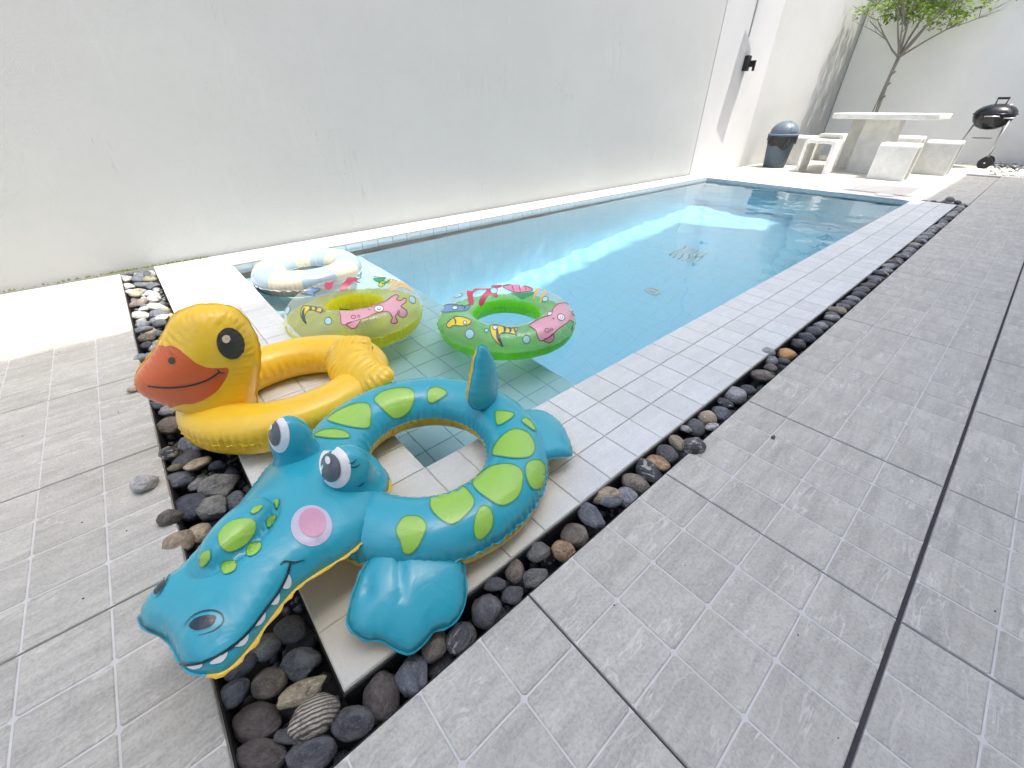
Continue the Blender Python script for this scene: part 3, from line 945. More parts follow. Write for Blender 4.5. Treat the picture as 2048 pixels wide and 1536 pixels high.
ca.data.foreach_set('color', [x for t in LC for x in (t, t, t, 1.0)])
add('crown', me, parent=tree)
mb = MB(); mb.tube([(-0.04, 0.10, 0.0), (-0.02, 0.02, 1.75)], 0.014, 6)
add('support_stake', mb.build('support_stake', [M_bark]), parent=tree)
STONES = [
    (1.82, -0.48, 0.09, 0.099, -1.38, 'orange', 0, 'rounded orange stone lying at the coping edge of the right channel'),
    (1.708, -0.427, 0.065, 0.066, -1.06, 'grey', 1, 'small angular grey stone lying on the white coping next to the orange one'),
    (1.683, -0.457, 0.067, 0.07, -1.25, 'speckle', 0, 'speckled grey stone just in front of the orange stone'),
    (1.708, -0.506, 0.061, 0.053, -1.5, 'dark', 0, 'dark flat stone pushed under the orange stone'),
    (1.514, -0.487, 0.125, 0.084, -0.56, 'brown', 0, 'brown flat stone two places in front of the orange stone'),
    (1.596, -0.489, 0.055, 0.048, -1.45, 'brown', 0, 'small brown stone between the speckled stone and the brown flat one'),
    (1.271, -0.468, 0.107, 0.103, -1.77, 'grey', 0, 'large light grey oval stone resting against the coping of the right channel'),
    (1.335, -0.497, 0.071, 0.065, -1.69, 'dark', 0, 'dark grey stone behind the large light grey oval'),
    (1.154, -0.483, 0.069, 0.048, -1.41, 'quartz', 0, 'dark stone crossed by thick white quartz, right channel'),
    (1.088, -0.499, 0.082, 0.075, -1.64, 'slate', 0, 'blue grey stone right below the quartz crossed stone'),
    (1.018, -0.477, 0.071, 0.078, -1.53, 'tan', 0, 'round tan stone in the middle of the right channel'),
    (0.924, -0.474, 0.077, 0.075, -1.5, 'charcoal', 0, 'smooth charcoal stone beside the round tan stone'),
    (0.874, -0.462, 0.046, 0.033, -0.94, 'white', 0, 'small cream white chip stone against the charcoal one'),
    (0.961, -0.522, 0.056, 0.036, -0.38, 'white', 0, 'white angular stone tucked under the patio edge'),
    (0.771, -0.537, 0.078, 0.081, -1.71, 'quartz', 2, 'black stone with white flecks leaning over the patio edge'),
    (0.782, -0.48, 0.084, 0.053, -1.91, 'tan', 0, 'grey and tan oval stone standing on end in the right channel'),
    (0.709, -0.483, 0.083, 0.069, -1.38, 'charcoal', 0, 'smooth charcoal oval below the grey and tan stone'),
    (0.639, -0.489, 0.083, 0.063, -1.33, 'orange2', 0, 'tan and orange long stone lying over a flecked black one'),
    (0.585, -0.489, 0.107, 0.075, -1.62, 'quartz', 0, 'black and white flecked stone under the tan and orange one'),
    (0.504, -0.49, 0.095, 0.076, -1.14, 'brown', 0, 'brown oval stone lying lengthwise in the right channel'),
    (0.384, -0.459, 0.09, 0.055, -0.51, 'tan', 0, 'shiny tan stone by the coping, in front of the brown oval'),
    (0.434, -0.507, 0.075, 0.069, -1.54, 'speckle', 0, 'blue grey frosted stone beside the shiny tan one'),
    (0.373, -0.493, 0.077, 0.038, -0.48, 'slate', 0, 'dark veined stone under the shiny tan one'),
    (0.286, -0.477, 0.098, 0.065, -1.66, 'slate', 0, 'long blue grey slab stone with fine white veins'),
    (0.204, -0.49, 0.083, 0.082, -1.21, 'brown', 0, 'large round brown stone next to the blue grey slab stone'),
    (0.139, -0.507, 0.071, 0.058, -0.83, 'orange2', 0, 'rusty brown round stone at the patio edge near the crocodile'),
    (0.082, -0.458, 0.07, 0.065, -1.0, 'rough', 0, 'rough grey stone beside the rusty brown one'),
    (2.098, -0.485, 0.098, 0.085, -0.93, 'dark', 0, 'dark smooth stone second behind the orange stone'),
    (2.201, -0.488, 0.088, 0.079, -1.07, 'dark', 0, 'dark smooth stone third behind the orange stone'),
    (2.307, -0.489, 0.075, 0.069, -1.16, 'grey', 0, 'grey stone fourth behind the orange stone'),
    (1.981, -0.483, 0.076, 0.078, -1.51, 'dark', 0, 'dark lumpy stone directly behind the orange stone'),
    (-0.506, -0.225, 0.076, 0.061, -0.82, 'charcoal', 0, 'grey brown round stone next to the coping, under the crocodile jaw'),
    (-0.562, -0.223, 0.072, 0.059, -0.61, 'grey', 0, 'grey streaked oval stone under the crocodile jaw'),
    (-0.513, -0.313, 0.081, 0.067, -0.61, 'slate', 0, 'black slate stone with thin white veins near the coping corner'),
    (-0.576, -0.306, 0.071, 0.06, -0.53, 'brown', 0, 'brown grey rounded stone between the slate and the patio'),
    (-0.611, -0.233, 0.068, 0.049, -0.02, 'slate', 0, 'long dark slate stone by the left patio edge'),
    (-0.641, -0.279, 0.069, 0.056, -0.21, 'slate', 0, 'jagged dark slate stone jutting over the left patio edge'),
    (-0.614, -0.361, 0.105, 0.069, -0.8, 'darkbrown', 0, 'largest dark brown round stone in the near corner'),
    (-0.524, -0.387, 0.092, 0.05, -0.21, 'tanrough', 1, 'rough pitted tan stone lying behind the banded one'),
    (-0.52, -0.437, 0.094, 0.072, -0.3, 'banded', 1, 'banded pale brown stone with dark stripes in the near corner'),
    (-0.62, -0.428, 0.095, 0.052, -0.77, 'darkbrown', 0, 'dark brown stone at the bottom edge of the near corner'),
    (-0.548, -0.486, 0.089, 0.06, -0.44, 'charcoal', 0, 'blue black stone at the bottom edge beside the dark brown one'),
    (-0.566, -0.438, 0.067, 0.027, -0.7, 'charcoal', 0, 'dark stone wedged below the banded one'),
    (-0.468, -0.495, 0.08, 0.056, -0.56, 'vein', 0, 'black stone with one long white vein at the coping corner'),
    (-0.404, -0.485, 0.093, 0.074, -1.92, 'darkbrown', 0, 'smooth dark brown egg shaped stone off the coping corner'),
    (-0.337, -0.494, 0.083, 0.071, -1.94, 'slate', 0, 'black veined stone right under the crocodile front leg'),
    (-0.265, -0.477, 0.077, 0.058, 0.75, 'brown', 0, 'brown speckled stone beside the crocodile front leg'),
    (-0.21, -0.503, 0.08, 0.068, 0.48, 'vein', 0, 'grey stone with a short white vein beside the front leg'),
    (-0.127, -0.491, 0.078, 0.073, 0.57, 'charcoal', 0, 'smooth round charcoal stone at the patio edge'),
    (-0.054, -0.51, 0.058, 0.047, -0.28, 'charcoal', 0, 'small grey brown oval near the crocodile belly'),
    (-0.072, -0.459, 0.058, 0.034, -0.6, 'charcoal', 0, 'half hidden grey stone next to the coping by the belly'),
    (-0.008, -0.463, 0.063, 0.051, 0.7, 'brown', 0, 'brown grey upright stone by the coping below the belly'),
    (0.024, -0.515, 0.075, 0.056, -0.26, 'rough', 0, 'grey stone with scratches against the patio edge'),
    (-0.636, 0.654, 0.067, 0.074, 0.22, 'quartz', 1, 'grey white and black stone on the edge of the left patio'),
    (-0.624, 0.885, 0.084, 0.09, -0.57, 'brown', 0, 'brown grey boulder under the duck breast'),
    (-0.611, 0.988, 0.064, 0.059, -0.63, 'grey', 0, 'grey stone behind the brown grey boulder'),
    (-0.642, 1.047, 0.076, 0.041, -0.84, 'dark', 0, 'dark flat stone under the duck beak'),
    (-0.574, 0.7, 0.179, 0.082, -1.01, 'grey', 0, 'broad grey stone below the duck breast'),
    (-0.6, 0.612, 0.092, 0.087, -0.1, 'charcoal', 0, 'dark grey stone between the broad grey and the long tan stones'),
    (-0.572, 0.518, 0.079, 0.048, 0.14, 'tan', 1, 'long tan stone pointing at the left patio'),
    (-0.636, 0.575, 0.049, 0.03, -0.23, 'olive', 0, 'mossy olive stone under the long tan one'),
    (-0.639, 0.516, 0.089, 0.069, -0.21, 'slate', 0, 'layered black stone lying at the left patio edge'),
    (-0.54, 0.414, 0.115, 0.103, -0.17, 'rough', 0, 'grey wrinkled stone near the coping, left channel'),
    (-0.629, 0.371, 0.118, 0.093, -0.94, 'darkblue', 0, 'blue black round stone in the left channel'),
    (-0.669, 0.305, 0.061, 0.058, -0.18, 'angular', 2, 'dark angular broken stone tipped over the patio edge'),
    (-0.574, 0.322, 0.088, 0.097, 0.32, 'rough', 0, 'grey fissured stone touching the crocodile head'),
    (-0.668, 0.212, 0.078, 0.079, 0.43, 'tan', 1, 'large yellow brown stone over the left patio edge'),
    (-0.625, 0.233, 0.066, 0.066, 0.52, 'tan', 0, 'yellow brown stone between the large one and the crocodile head'),
    (-0.71, 0.501, 0.071, 0.073, 0.04, 'white', 3, 'whitish pitted stone lying alone on the left patio'),
    (-0.651, 3.224, 0.108, 0.101, 0.28, 'grey', 0, 'grey flat stone at the wall corner of the left patio'),
    (-0.51, 3.426, 0.18, 0.084, -1.14, 'dark', 0, 'dark grey stone against the white wall'),
    (-0.559, 3.296, 0.06, 0.049, -0.15, 'white', 0, 'small white stone near the white wall'),
    (-0.559, 3.153, 0.082, 0.08, -0.16, 'slate', 0, 'blue grey stone near the white wall'),
    (-0.493, 3.114, 0.202, 0.071, -1.32, 'grey', 0, 'grey stone beside the coping near the wall'),
    (-0.639, 3.026, 0.062, 0.056, -0.14, 'cream', 0, 'cream stone at the patio edge near the wall'),
    (-0.581, 2.976, 0.113, 0.054, -1.12, 'slate', 0, 'blue grey small stone in the middle, near the wall'),
    (-0.51, 2.937, 0.093, 0.061, -0.71, 'olive', 0, 'olive banded stone beside the coping'),
    (-0.578, 2.835, 0.1, 0.051, -1.08, 'slate', 0, 'rounded blue grey stone next to a smooth one'),
    (-0.514, 2.776, 0.13, 0.068, -0.95, 'slate', 0, 'smooth blue grey stone touching the coping'),
    (-0.64, 2.854, 0.102, 0.061, -1.07, 'white', 0, 'white grey stone at the patio edge'),
    (-0.634, 2.708, 0.051, 0.056, 0.08, 'white', 0, 'speckled white stone at the patio edge'),
    (-0.608, 2.642, 0.073, 0.06, -0.64, 'tan', 0, 'sunlit tan stone in the left channel'),
    (-0.519, 2.557, 0.155, 0.071, -1.22, 'white', 0, 'grey white stone beside the sunlit coping'),
    (-0.609, 2.452, 0.115, 0.077, 0.53, 'brown', 0, 'long brown grey sunlit stone at the patio edge'),
    (-0.538, 2.46, 0.102, 0.046, -1.22, 'cream', 0, 'small peach coloured stone in the sun'),
    (-0.526, 2.309, 0.12, 0.063, -0.71, 'cream', 0, 'wide cream stone beside the sunlit coping'),
    (-0.621, 2.229, 0.138, 0.075, -1.03, 'cream', 0, 'angular cream stone at the patio edge'),
    (-0.528, 2.174, 0.098, 0.078, -0.26, 'slate', 0, 'sunlit blue grey stone by the duck head'),
    (-0.522, 2.079, 0.069, 0.053, 0.23, 'cream', 0, 'pinkish tan stone by the duck head'),
    (-0.619, 2.054, 0.072, 0.071, -0.2, 'slate', 0, 'bluish stone near the shadow edge'),
    (-0.543, 2.014, 0.104, 0.067, -1.1, 'dark', 0, 'dark upright stone close to the duck head'),
    (-0.618, 1.964, 0.082, 0.053, -0.24, 'slate', 0, 'flat dark blue stone at the shadow edge'),
    (-0.618, 1.846, 0.087, 0.07, 0.53, 'brown', 0, 'brown grey stone just inside the shade'),
    (-0.625, 1.723, 0.053, 0.052, -0.12, 'dark', 0, 'dark stone in the shade by the duck beak'),
    (-0.654, 1.533, 0.056, 0.062, -0.23, 'grey', 1, 'light grey stone sticking out over the left patio'),
    (-0.695, 1.189, 0.055, 0.04, 0.49, 'tan', 3, 'flat tan stone on the left patio under the duck beak'),
    (-0.632, 1.101, 0.112, 0.054, -0.93, 'dark', 0, 'long dark stone below the duck beak'),
]
# ================================================================== stones
def mat_stone(name, kind):
    k = NT(name, 0.6, 0.55)
    v = k.coords('Object', scale=(1, 1, 1), rnd=31.0)
    n1 = k.noise(v, 2.4, 6, 0.66, 0.6); n2 = k.noise(v, 11, 6, 0.8); n3 = k.noise(v, 3.2, 4, 0.6, 1.5)
    K = dict(
        dark=((0.030, 0.034, 0.040), (0.075, 0.082, 0.090)), charcoal=((0.052, 0.054, 0.060), (0.115, 0.118, 0.122)),
        darkblue=((0.022, 0.028, 0.042), (0.060, 0.070, 0.088)), darkbrown=((0.045, 0.038, 0.036), (0.100, 0.088, 0.080)),
        slate=((0.050, 0.060, 0.074), (0.135, 0.150, 0.165)), grey=((0.13, 0.135, 0.135), (0.29, 0.30, 0.30)),
        rough=((0.085, 0.088, 0.085), (0.24, 0.24, 0.225)), speckle=((0.11, 0.115, 0.125), (0.26, 0.265, 0.275)),
        brown=((0.085, 0.070, 0.056), (0.22, 0.19, 0.155)), tan=((0.20, 0.155, 0.10), (0.50, 0.42, 0.30)),
        tanrough=((0.17, 0.14, 0.09), (0.46, 0.40, 0.28)), orange=((0.36, 0.17, 0.055), (0.56, 0.33, 0.14)),
        orange2=((0.16, 0.095, 0.05), (0.42, 0.29, 0.17)), olive=((0.10, 0.098, 0.055), (0.27, 0.26, 0.17)),
        white=((0.26, 0.26, 0.25), (0.62, 0.61, 0.58)), cream=((0.40, 0.35, 0.27), (0.68, 0.63, 0.53)),
        quartz=((0.026, 0.030, 0.035), (0.07, 0.074, 0.08)), vein=((0.035, 0.037, 0.042), (0.10, 0.102, 0.105)),
        banded=((0.12, 0.105, 0.085), (0.46, 0.42, 0.34)), angular=((0.045, 0.040, 0.034), (0.13, 0.115, 0.095)))
    lo, hi = K[kind]
    lo = tuple(x * 1.25 for x in lo); hi = tuple(min(0.8, x * 1.35) for x in hi)
    c = k.mix(k.ramp(n1, [(0.36, 0.0), (0.62, 1.0)]), lo, hi)
    c = k.mix(k.math('MULTIPLY', k.ramp(n2, [(0.50, 0.0), (0.64, 1.0)]), 0.6), c, tuple(min(1, x * 1.7) for x in hi))
    if kind in ('slate', 'dark', 'vein', 'rough', 'charcoal', 'angular', 'darkblue', 'grey', 'darkbrown'):
        w = dict(slate=0.012, vein=0.022).get(kind, 0.008)
        ve = k.ramp(k.math('ABSOLUTE', k.math('SUBTRACT', k.noise(k.coords('Object', scale=(0.8, 2.4, 1.4), rnd=31.0), 0.8, 3, 0.6, 0.7), 0.5)), [(0.0, 1.0), (w * 0.5, 0.7), (w, 0.0)])
        ve = k.math('MULTIPLY', ve, k.ramp(k.noise(v, 1.1, 2, 0.5), [(0.46, 0.0), (0.58, 1.0)]))
        c = k.mix(k.math('MULTIPLY', ve, 0.85 if kind == 'vein' else (0.5 if kind == 'slate' else 0.15)), c, (0.50, 0.50, 0.49))
    if kind == 'quartz':
        q = k.ramp(k.noise(v, 2.6, 5, 0.72, 0.8), [(0.53, 0.0), (0.60, 1.0)])
        c = k.mix(q, c, (0.62, 0.60, 0.55))
    if kind == 'banded':
        wv = k.n('ShaderNodeTexWave', wave_type='BANDS', bands_direction='Y')
        wv.inputs['Scale'].default_value = 3.2; wv.inputs['Distortion'].default_value = 2.6; wv.inputs['Detail'].default_value = 3; wv.inputs['Detail Scale'].default_value = 1.4
        k.l(v, wv.inputs['Vector'])
        c = k.mix(k.ramp(wv.outputs['Fac'], [(0.25, 0.0), (0.6, 1.0)]), (0.10, 0.088, 0.072), c)
    if kind in ('orange', 'orange2', 'tan', 'brown', 'olive'):
        q = k.ramp(k.noise(v, 0.8, 3, 0.5, 0.3), [(0.42, 0.0), (0.62, 1.0)])
        c = k.mix(k.math('MULTIPLY', q, 0.5), c, tuple(x * 0.75 for x in lo))
    k.color(c)
    rough = kind in ('rough', 'tanrough', 'quartz', 'white', 'cream')
    k.bump(k.math('ADD', k.math('MULTIPLY', n3, 1.0), k.math('MULTIPLY', n2, 0.6)), 1.0 if rough else 0.7, 0.012)
    k.l(k.ramp(n2, [(0.3, 0.24), (0.7, 0.55)]), k.p.inputs['Roughness'])
    return k.m
STONE_MATS = {}
def stone_mat(kind):
    if kind not in STONE_MATS: STONE_MATS[kind] = mat_stone(kind + '_stone', kind)
    return STONE_MATS[kind]

def stone_shape(seed, angular=0.0, sub=3):
    r = random.Random(seed)
    bm = bmesh.new()
    bmesh.ops.create_icosphere(bm, subdivisions=sub, radius=1.0)
    off = Vector((r.uniform(0, 50), r.uniform(0, 50), r.uniform(0, 50)))
    planes = []
    for _ in range(int(4 + 7 * angular)):
        d = Vector((r.gauss(0, 1), r.gauss(0, 1), r.gauss(0, 1))).normalized()
        planes.append((d, r.uniform(0.62, 0.9) if angular > 0.3 else r.uniform(0.80, 0.97)))
    for v in bm.verts:
        n = v.co.normalized()
        h = 1.0 + 0.15 * mnoise.noise(n * 1.1 + off) + 0.06 * mnoise.noise(n * 2.7 + off) + (0.03 + 0.05 * angular) * mnoise.noise(n * 6 + off)
        p = n * h
        for d, k in planes:
            e = p.dot(d) - k
            if e > 0: p -= d * e * (0.9 if angular > 0.3 else 0.72)
        v.co = p
    # normalise extents to a unit box
    xs = [v.co.x for v in bm.verts]; ys = [v.co.y for v in bm.verts]; zs = [v.co.z for v in bm.verts]
    cx, cy, cz = (max(xs) + min(xs)) / 2, (max(ys) + min(ys)) / 2, (max(zs) + min(zs)) / 2
    sx, sy, sz = max(xs) - min(xs), max(ys) - min(ys), max(zs) - min(zs)
    for v in bm.verts: v.co = Vector(((v.co.x - cx) / sx, (v.co.y - cy) / sy, (v.co.z - cz) / sz))
    for f in bm.faces: f.smooth = True
    me = bpy.data.meshes.new('river_stone'); bm.to_mesh(me); bm.free()
    return me
ROUND = [stone_shape(i) for i in range(9)]
ANG = [stone_shape(100 + i, 0.8) for i in range(5)]
SMALL = [stone_shape(200 + i, 0.1, 2) for i in range(5)]
SC = {}
def stone_mesh(base, key, kind):
    q = (key, kind)
    if q not in SC:
        me = base.copy(); me.materials.clear(); me.materials.append(stone_mat(kind)); SC[q] = me
    return SC[q]
rs = random.Random(77)
# material noise works in object space of a unit stone
placed = []
def put_stone(x, y, L, W, yaw, kind, top, label, group, hfac=0.72, small=False, tilt=None, cat='stone'):
    ang = kind in ('rough', 'quartz', 'white', 'cream', 'angular', 'tanrough') or (kind == 'slate' and rs.random() < 0.5)
    if small: lib, nm = SMALL, 's'
    elif ang: lib, nm = ANG, 'a'
    else: lib, nm = ROUND, 'r'
    i = rs.randrange(len(lib))
    H = max(0.022, min(L, W) * hfac)
    z = top - H / 2
    t = tilt or (rs.uniform(-.18, .18), rs.uniform(-.18, .18))
    o = add('river_stone', stone_mesh(lib[i], nm + str(i), kind), loc=(x, y, z), rot=(t[0], t[1], yaw), scale=(L, W, H), label=label, cat=cat, group=group)
    placed.append((x, y, max(L, W) / 2, z))
    return o
G1 = 'river stones in the pebble channels'
ADJ = dict(dark='near black', charcoal='charcoal', darkblue='blue black', darkbrown='dark brown', slate='blue grey slate', grey='plain grey', rough='rough grey', speckle='speckled grey', brown='brown', tan='tan', cream='cream', white='whitish')
def short(l):
    w = l.split(); o = []
    for q in w:
        o.append(q)
        if q.strip(',') in ('stone', 'boulder', 'oval', 'one'): break
    return ' '.join(o[:5]).strip(',')
used_lab = {}
def near_label(x, y, kind, what):
    b = sorted(STONES, key=lambda s_: (s_[0] - x) ** 2 + (s_[1] - y) ** 2)
    for s_ in b[:7]:
        l = '%s stone %s the %s' % (ADJ[kind], what, short(s_[7]))
        if l not in used_lab: break
    used_lab[l] = 1
    return l
for (x, y, L, W, yaw, kind, lift, label) in STONES:
    L = min(L, 0.118); W = min(W, 0.1); y = min(y, 3.08)
    hf = 0.72
    if 'flat' in label or 'long' in label: hf = 0.6
    top = {0: -0.010, 1: 0.014, 2: 0.032, 3: None}[lift]
    if lift == 3:
        top = max(0.022, min(L, W) * 0.62)
        put_stone(x, y, L, W, yaw, kind, top, label, G1, 0.62, tilt=(0.03, 0.02))
    else:
        put_stone(x, y, L * 1.04, W * 1.04, yaw, kind, top, label, G1, hf)
kinds_far = ['dark'] * 5 + ['charcoal'] * 5 + ['slate'] * 3 + ['grey'] * 3 + ['brown'] * 2 + ['darkbrown'] * 2 + ['rough', 'tan', 'speckle']
# the long row further along the right channel
x = 2.37; order = 4
ORD = lambda n: '%d%s' % (n, 'th' if 10 <= n % 100 <= 20 else {1: 'st', 2: 'nd', 3: 'rd'}.get(n % 10, 'th'))
while x < 7.36:
    L = rs.uniform(0.075, 0.105); W = rs.uniform(0.055, 0.080)
    k = rs.choice(kinds_far + (['grey'] * 6 if x > 3.2 else []))
    put_stone(x, -0.492 + rs.uniform(-.012, .012), L, W, -1.3 + rs.uniform(-.5, .5), k, rs.uniform(-0.02, 0.006) + (0.012 if x > 3.2 else 0), '%s river stone, %s behind the orange stone along the right channel' % (ADJ[k], ORD(order := order + 1)), 'river stones in the far stretch of the right channel', small=x > 3.5)
    x += rs.uniform(0.052, 0.074)
for i in range(13):
    put_stone(CH_END + 0.043 + rs.uniform(-.01, .01), -0.50 + i * 0.033, rs.uniform(0.05, 0.08), rs.uniform(0.045, 0.06), rs.uniform(0, 3), kd := rs.choice(kinds_far), rs.uniform(-0.01, 0.03),
              'small %s stone in the far cross channel, %s from the patio edge' % (ADJ[kd], ORD(i + 1)), 'stones in the short cross channel', small=True)
put_stone(7.46, -0.345, 0.11, 0.09, 0.6, 'charcoal', 0.075, 'dark stone standing up at the far cross channel', G1)
put_stone(7.47, -0.43, 0.085, 0.07, 1.1, 'dark', 0.045, 'smaller dark stone beside the standing one at the far cross channel', G1)
# lower layer seen between the upper stones
def fill(x0, x1, y0, y1, n, top, kinds, lo=0.05, hi=0.09, lab='', grp=''):
    c = 0; tries = 0
    while c < n and tries < n * 40:
        tries += 1
        x = rs.uniform(x0, x1); y = rs.uniform(y0, y1); L = rs.uniform(lo, hi)
        if any((x - a) ** 2 + (y - b) ** 2 < (0.72 * (r + L / 2)) ** 2 and abs(z - (top - 0.03)) < 0.03 for a, b, r, z in placed): continue
        put_stone(x, y, L, L * rs.uniform(0.65, 0.9), rs.uniform(0, 3.1), kd := rs.choice(kinds), top + rs.uniform(-0.012, 0.006), near_label(x, y, kd, lab), grp)
        c += 1
low = ['dark', 'charcoal', 'darkbrown', 'slate', 'darkblue']
fill(CH_X0 + 0.03, CH_X1 - 0.03, -0.42, 0.45, 14, -0.058, low, lab='lying low beside', grp='lower stones, near left channel')
fill(CH_X0 + 0.03, CH_X1 - 0.03, 0.45, 1.6, 30, -0.045, low + ['grey', 'brown'], lab='half under', grp='lower stones, left channel beside the duck')
fill(CH_X0 + 0.03, CH_X1 - 0.03, 1.6, 3.1, 46, -0.030, ['slate', 'grey', 'white', 'cream', 'tan', 'cream', 'slate', 'grey'], 0.045, 0.085, lab='packed next to', grp='pale stones in the sunlit end of the left channel')
fill(-0.44, 2.3, CH_Y0 + 0.03, CH_Y1 - 0.03, 26, -0.062, low, lab='sunk beside', grp='lower stones, right channel')
# a small chip on the patio
put_stone(1.038, -0.706, 0.020, 0.015, 0.4, 'rough', 0.012, 'tiny grey stone chip alone on a joint of the right patio', G1, 0.8, small=True, cat='stone')
# pebble bed by the end wall: white pebbles in front, black behind
def pebble_field(name, n, x0, x1, y0, y1, kind, label_z, s0, s1, seed):
    r = random.Random(seed)
    base = [m for m in SMALL]
    V = []; F = []
    data = []
    for m in base:
        data.append(([v.co.copy() for v in m.vertices], [tuple(p.vertices) for p in m.polygons]))
    for i in range(n):
        vs, fs = data[i % len(data)]
        s = r.uniform(s0, s1); a = r.uniform(0, 6.28); ca_, sa_ = math.cos(a), math.sin(a)
        cx = r.uniform(x0, x1); cy = r.uniform(y0, y1); cz = label_z + r.uniform(-.02, .02)
        o = len(V)
        V += [(cx + (v.x * ca_ - v.y * sa_ * 0.8) * s, cy + (v.x * sa_ + v.y * ca_ * 0.8) * s, cz + v.z * s * 0.7) for v in vs]
        F += [tuple(o + q for q in f) for f in fs]
    return add(name, new_mesh(name, V, F, [stone_mat(kind)], smooth=True), kind='stuff', label=('white' if kind == 'cream' else 'black') + ' pebbles spread along the end wall', cat='pebbles')
pebble_field('white_pebbles', 420, 11.60, 13.0, -2.2, -0.24, 'cream', 0.0, 0.05, 0.10, 3)
pebble_field('black_pebbles', 240, 12.95, 13.82, -2.2, -0.24, 'dark', 0.02, 0.07, 0.13, 5)
g_ = pebble_field('grit', 900, CH_X0 + 0.01, CH_X1 - 0.01, CH_Y0 + 0.01, 3.1, 'charcoal', -0.112, 0.012, 0.035, 9)
g_['label'] = 'dark grit on the bottom of the left channel'; g_['category'] = 'gravel'
g_ = pebble_field('grit', 700, CH_X0 + 0.01, 5.0, CH_Y0 + 0.008, CH_Y1 - 0.008, 'charcoal', -0.112, 0.012, 0.032, 10)
g_['label'] = 'dark grit on the bottom of the right channel'; g_['category'] = 'gravel'
# moss at the foot of the wall, crumbs and bits of dry leaf on the paving
M_moss = plain('moss', (0.13, 0.15, 0.05), 0.95, 0.1, grain=0.5, gscale=40)
def crumbs(name, spots, mat, smin, smax, label, seed):
    r = random.Random(seed); mb = MB()
    for (x, y, z) in spots:
        s = r.uniform(smin, smax); a = r.uniform(0, 6.3)
        pts = [(x + math.cos(a + q * 2.1) * s * r.uniform(.5, 1), y + math.sin(a + q * 2.1) * s * r.uniform(.5, 1), z) for q in range(3)] + [(x, y, z + s * r.uniform(.4, 1.2))]
        mb.mesh(pts, [(0, 1, 3), (1, 2, 3), (2, 0, 3)])
    return add(name, mb.build(name, [mat]), kind='stuff', label=label, cat='debris')
r = random.Random(8)
crumbs('moss', [(r.uniform(-0.72, -0.1) if q % 3 else r.uniform(-2.5, -0.66), WALL_Y - 0.012 - abs(r.gauss(0, .012)), 0.0) for q in range(420)], M_moss, 0.004, 0.014, 'thin line of moss and dirt where the white wall meets the paving', 5)
M_dirt = plain('dirt_specks', (0.06, 0.05, 0.04), 0.9, 0.1)
crumbs('dirt_specks', [(r.uniform(-0.1, 4), r.uniform(-2.0, -0.6), 0.0) for q in range(34)] + [(r.uniform(-1.3, -0.7), r.uniform(-0.2, 2.8), 0.0) for q in range(22)] + [(r.uniform(-0.4, 4), r.uniform(-0.42, -0.02), 0.0) for q in range(16)], M_dirt, 0.0015, 0.0045, 'tiny dark specks of dirt scattered on the paving', 6)
# ================================================================== inflatable toys
CAM_O = Vector((-0.42548894, -0.92873375, 1.0)); F_ = 818.0
def ray(px, py):
    """Direction of sight through a point of the 2048 x 1536 photograph, used only to measure positions."""
    return (RIGHT * ((px - 1024) / F_) + DOWN * ((py - 768) / F_) + FWD).normalized()
def on_z(px, py, z):
    d = ray(px, py); return CAM_O + d * ((z - CAM_O.z) / d.z)

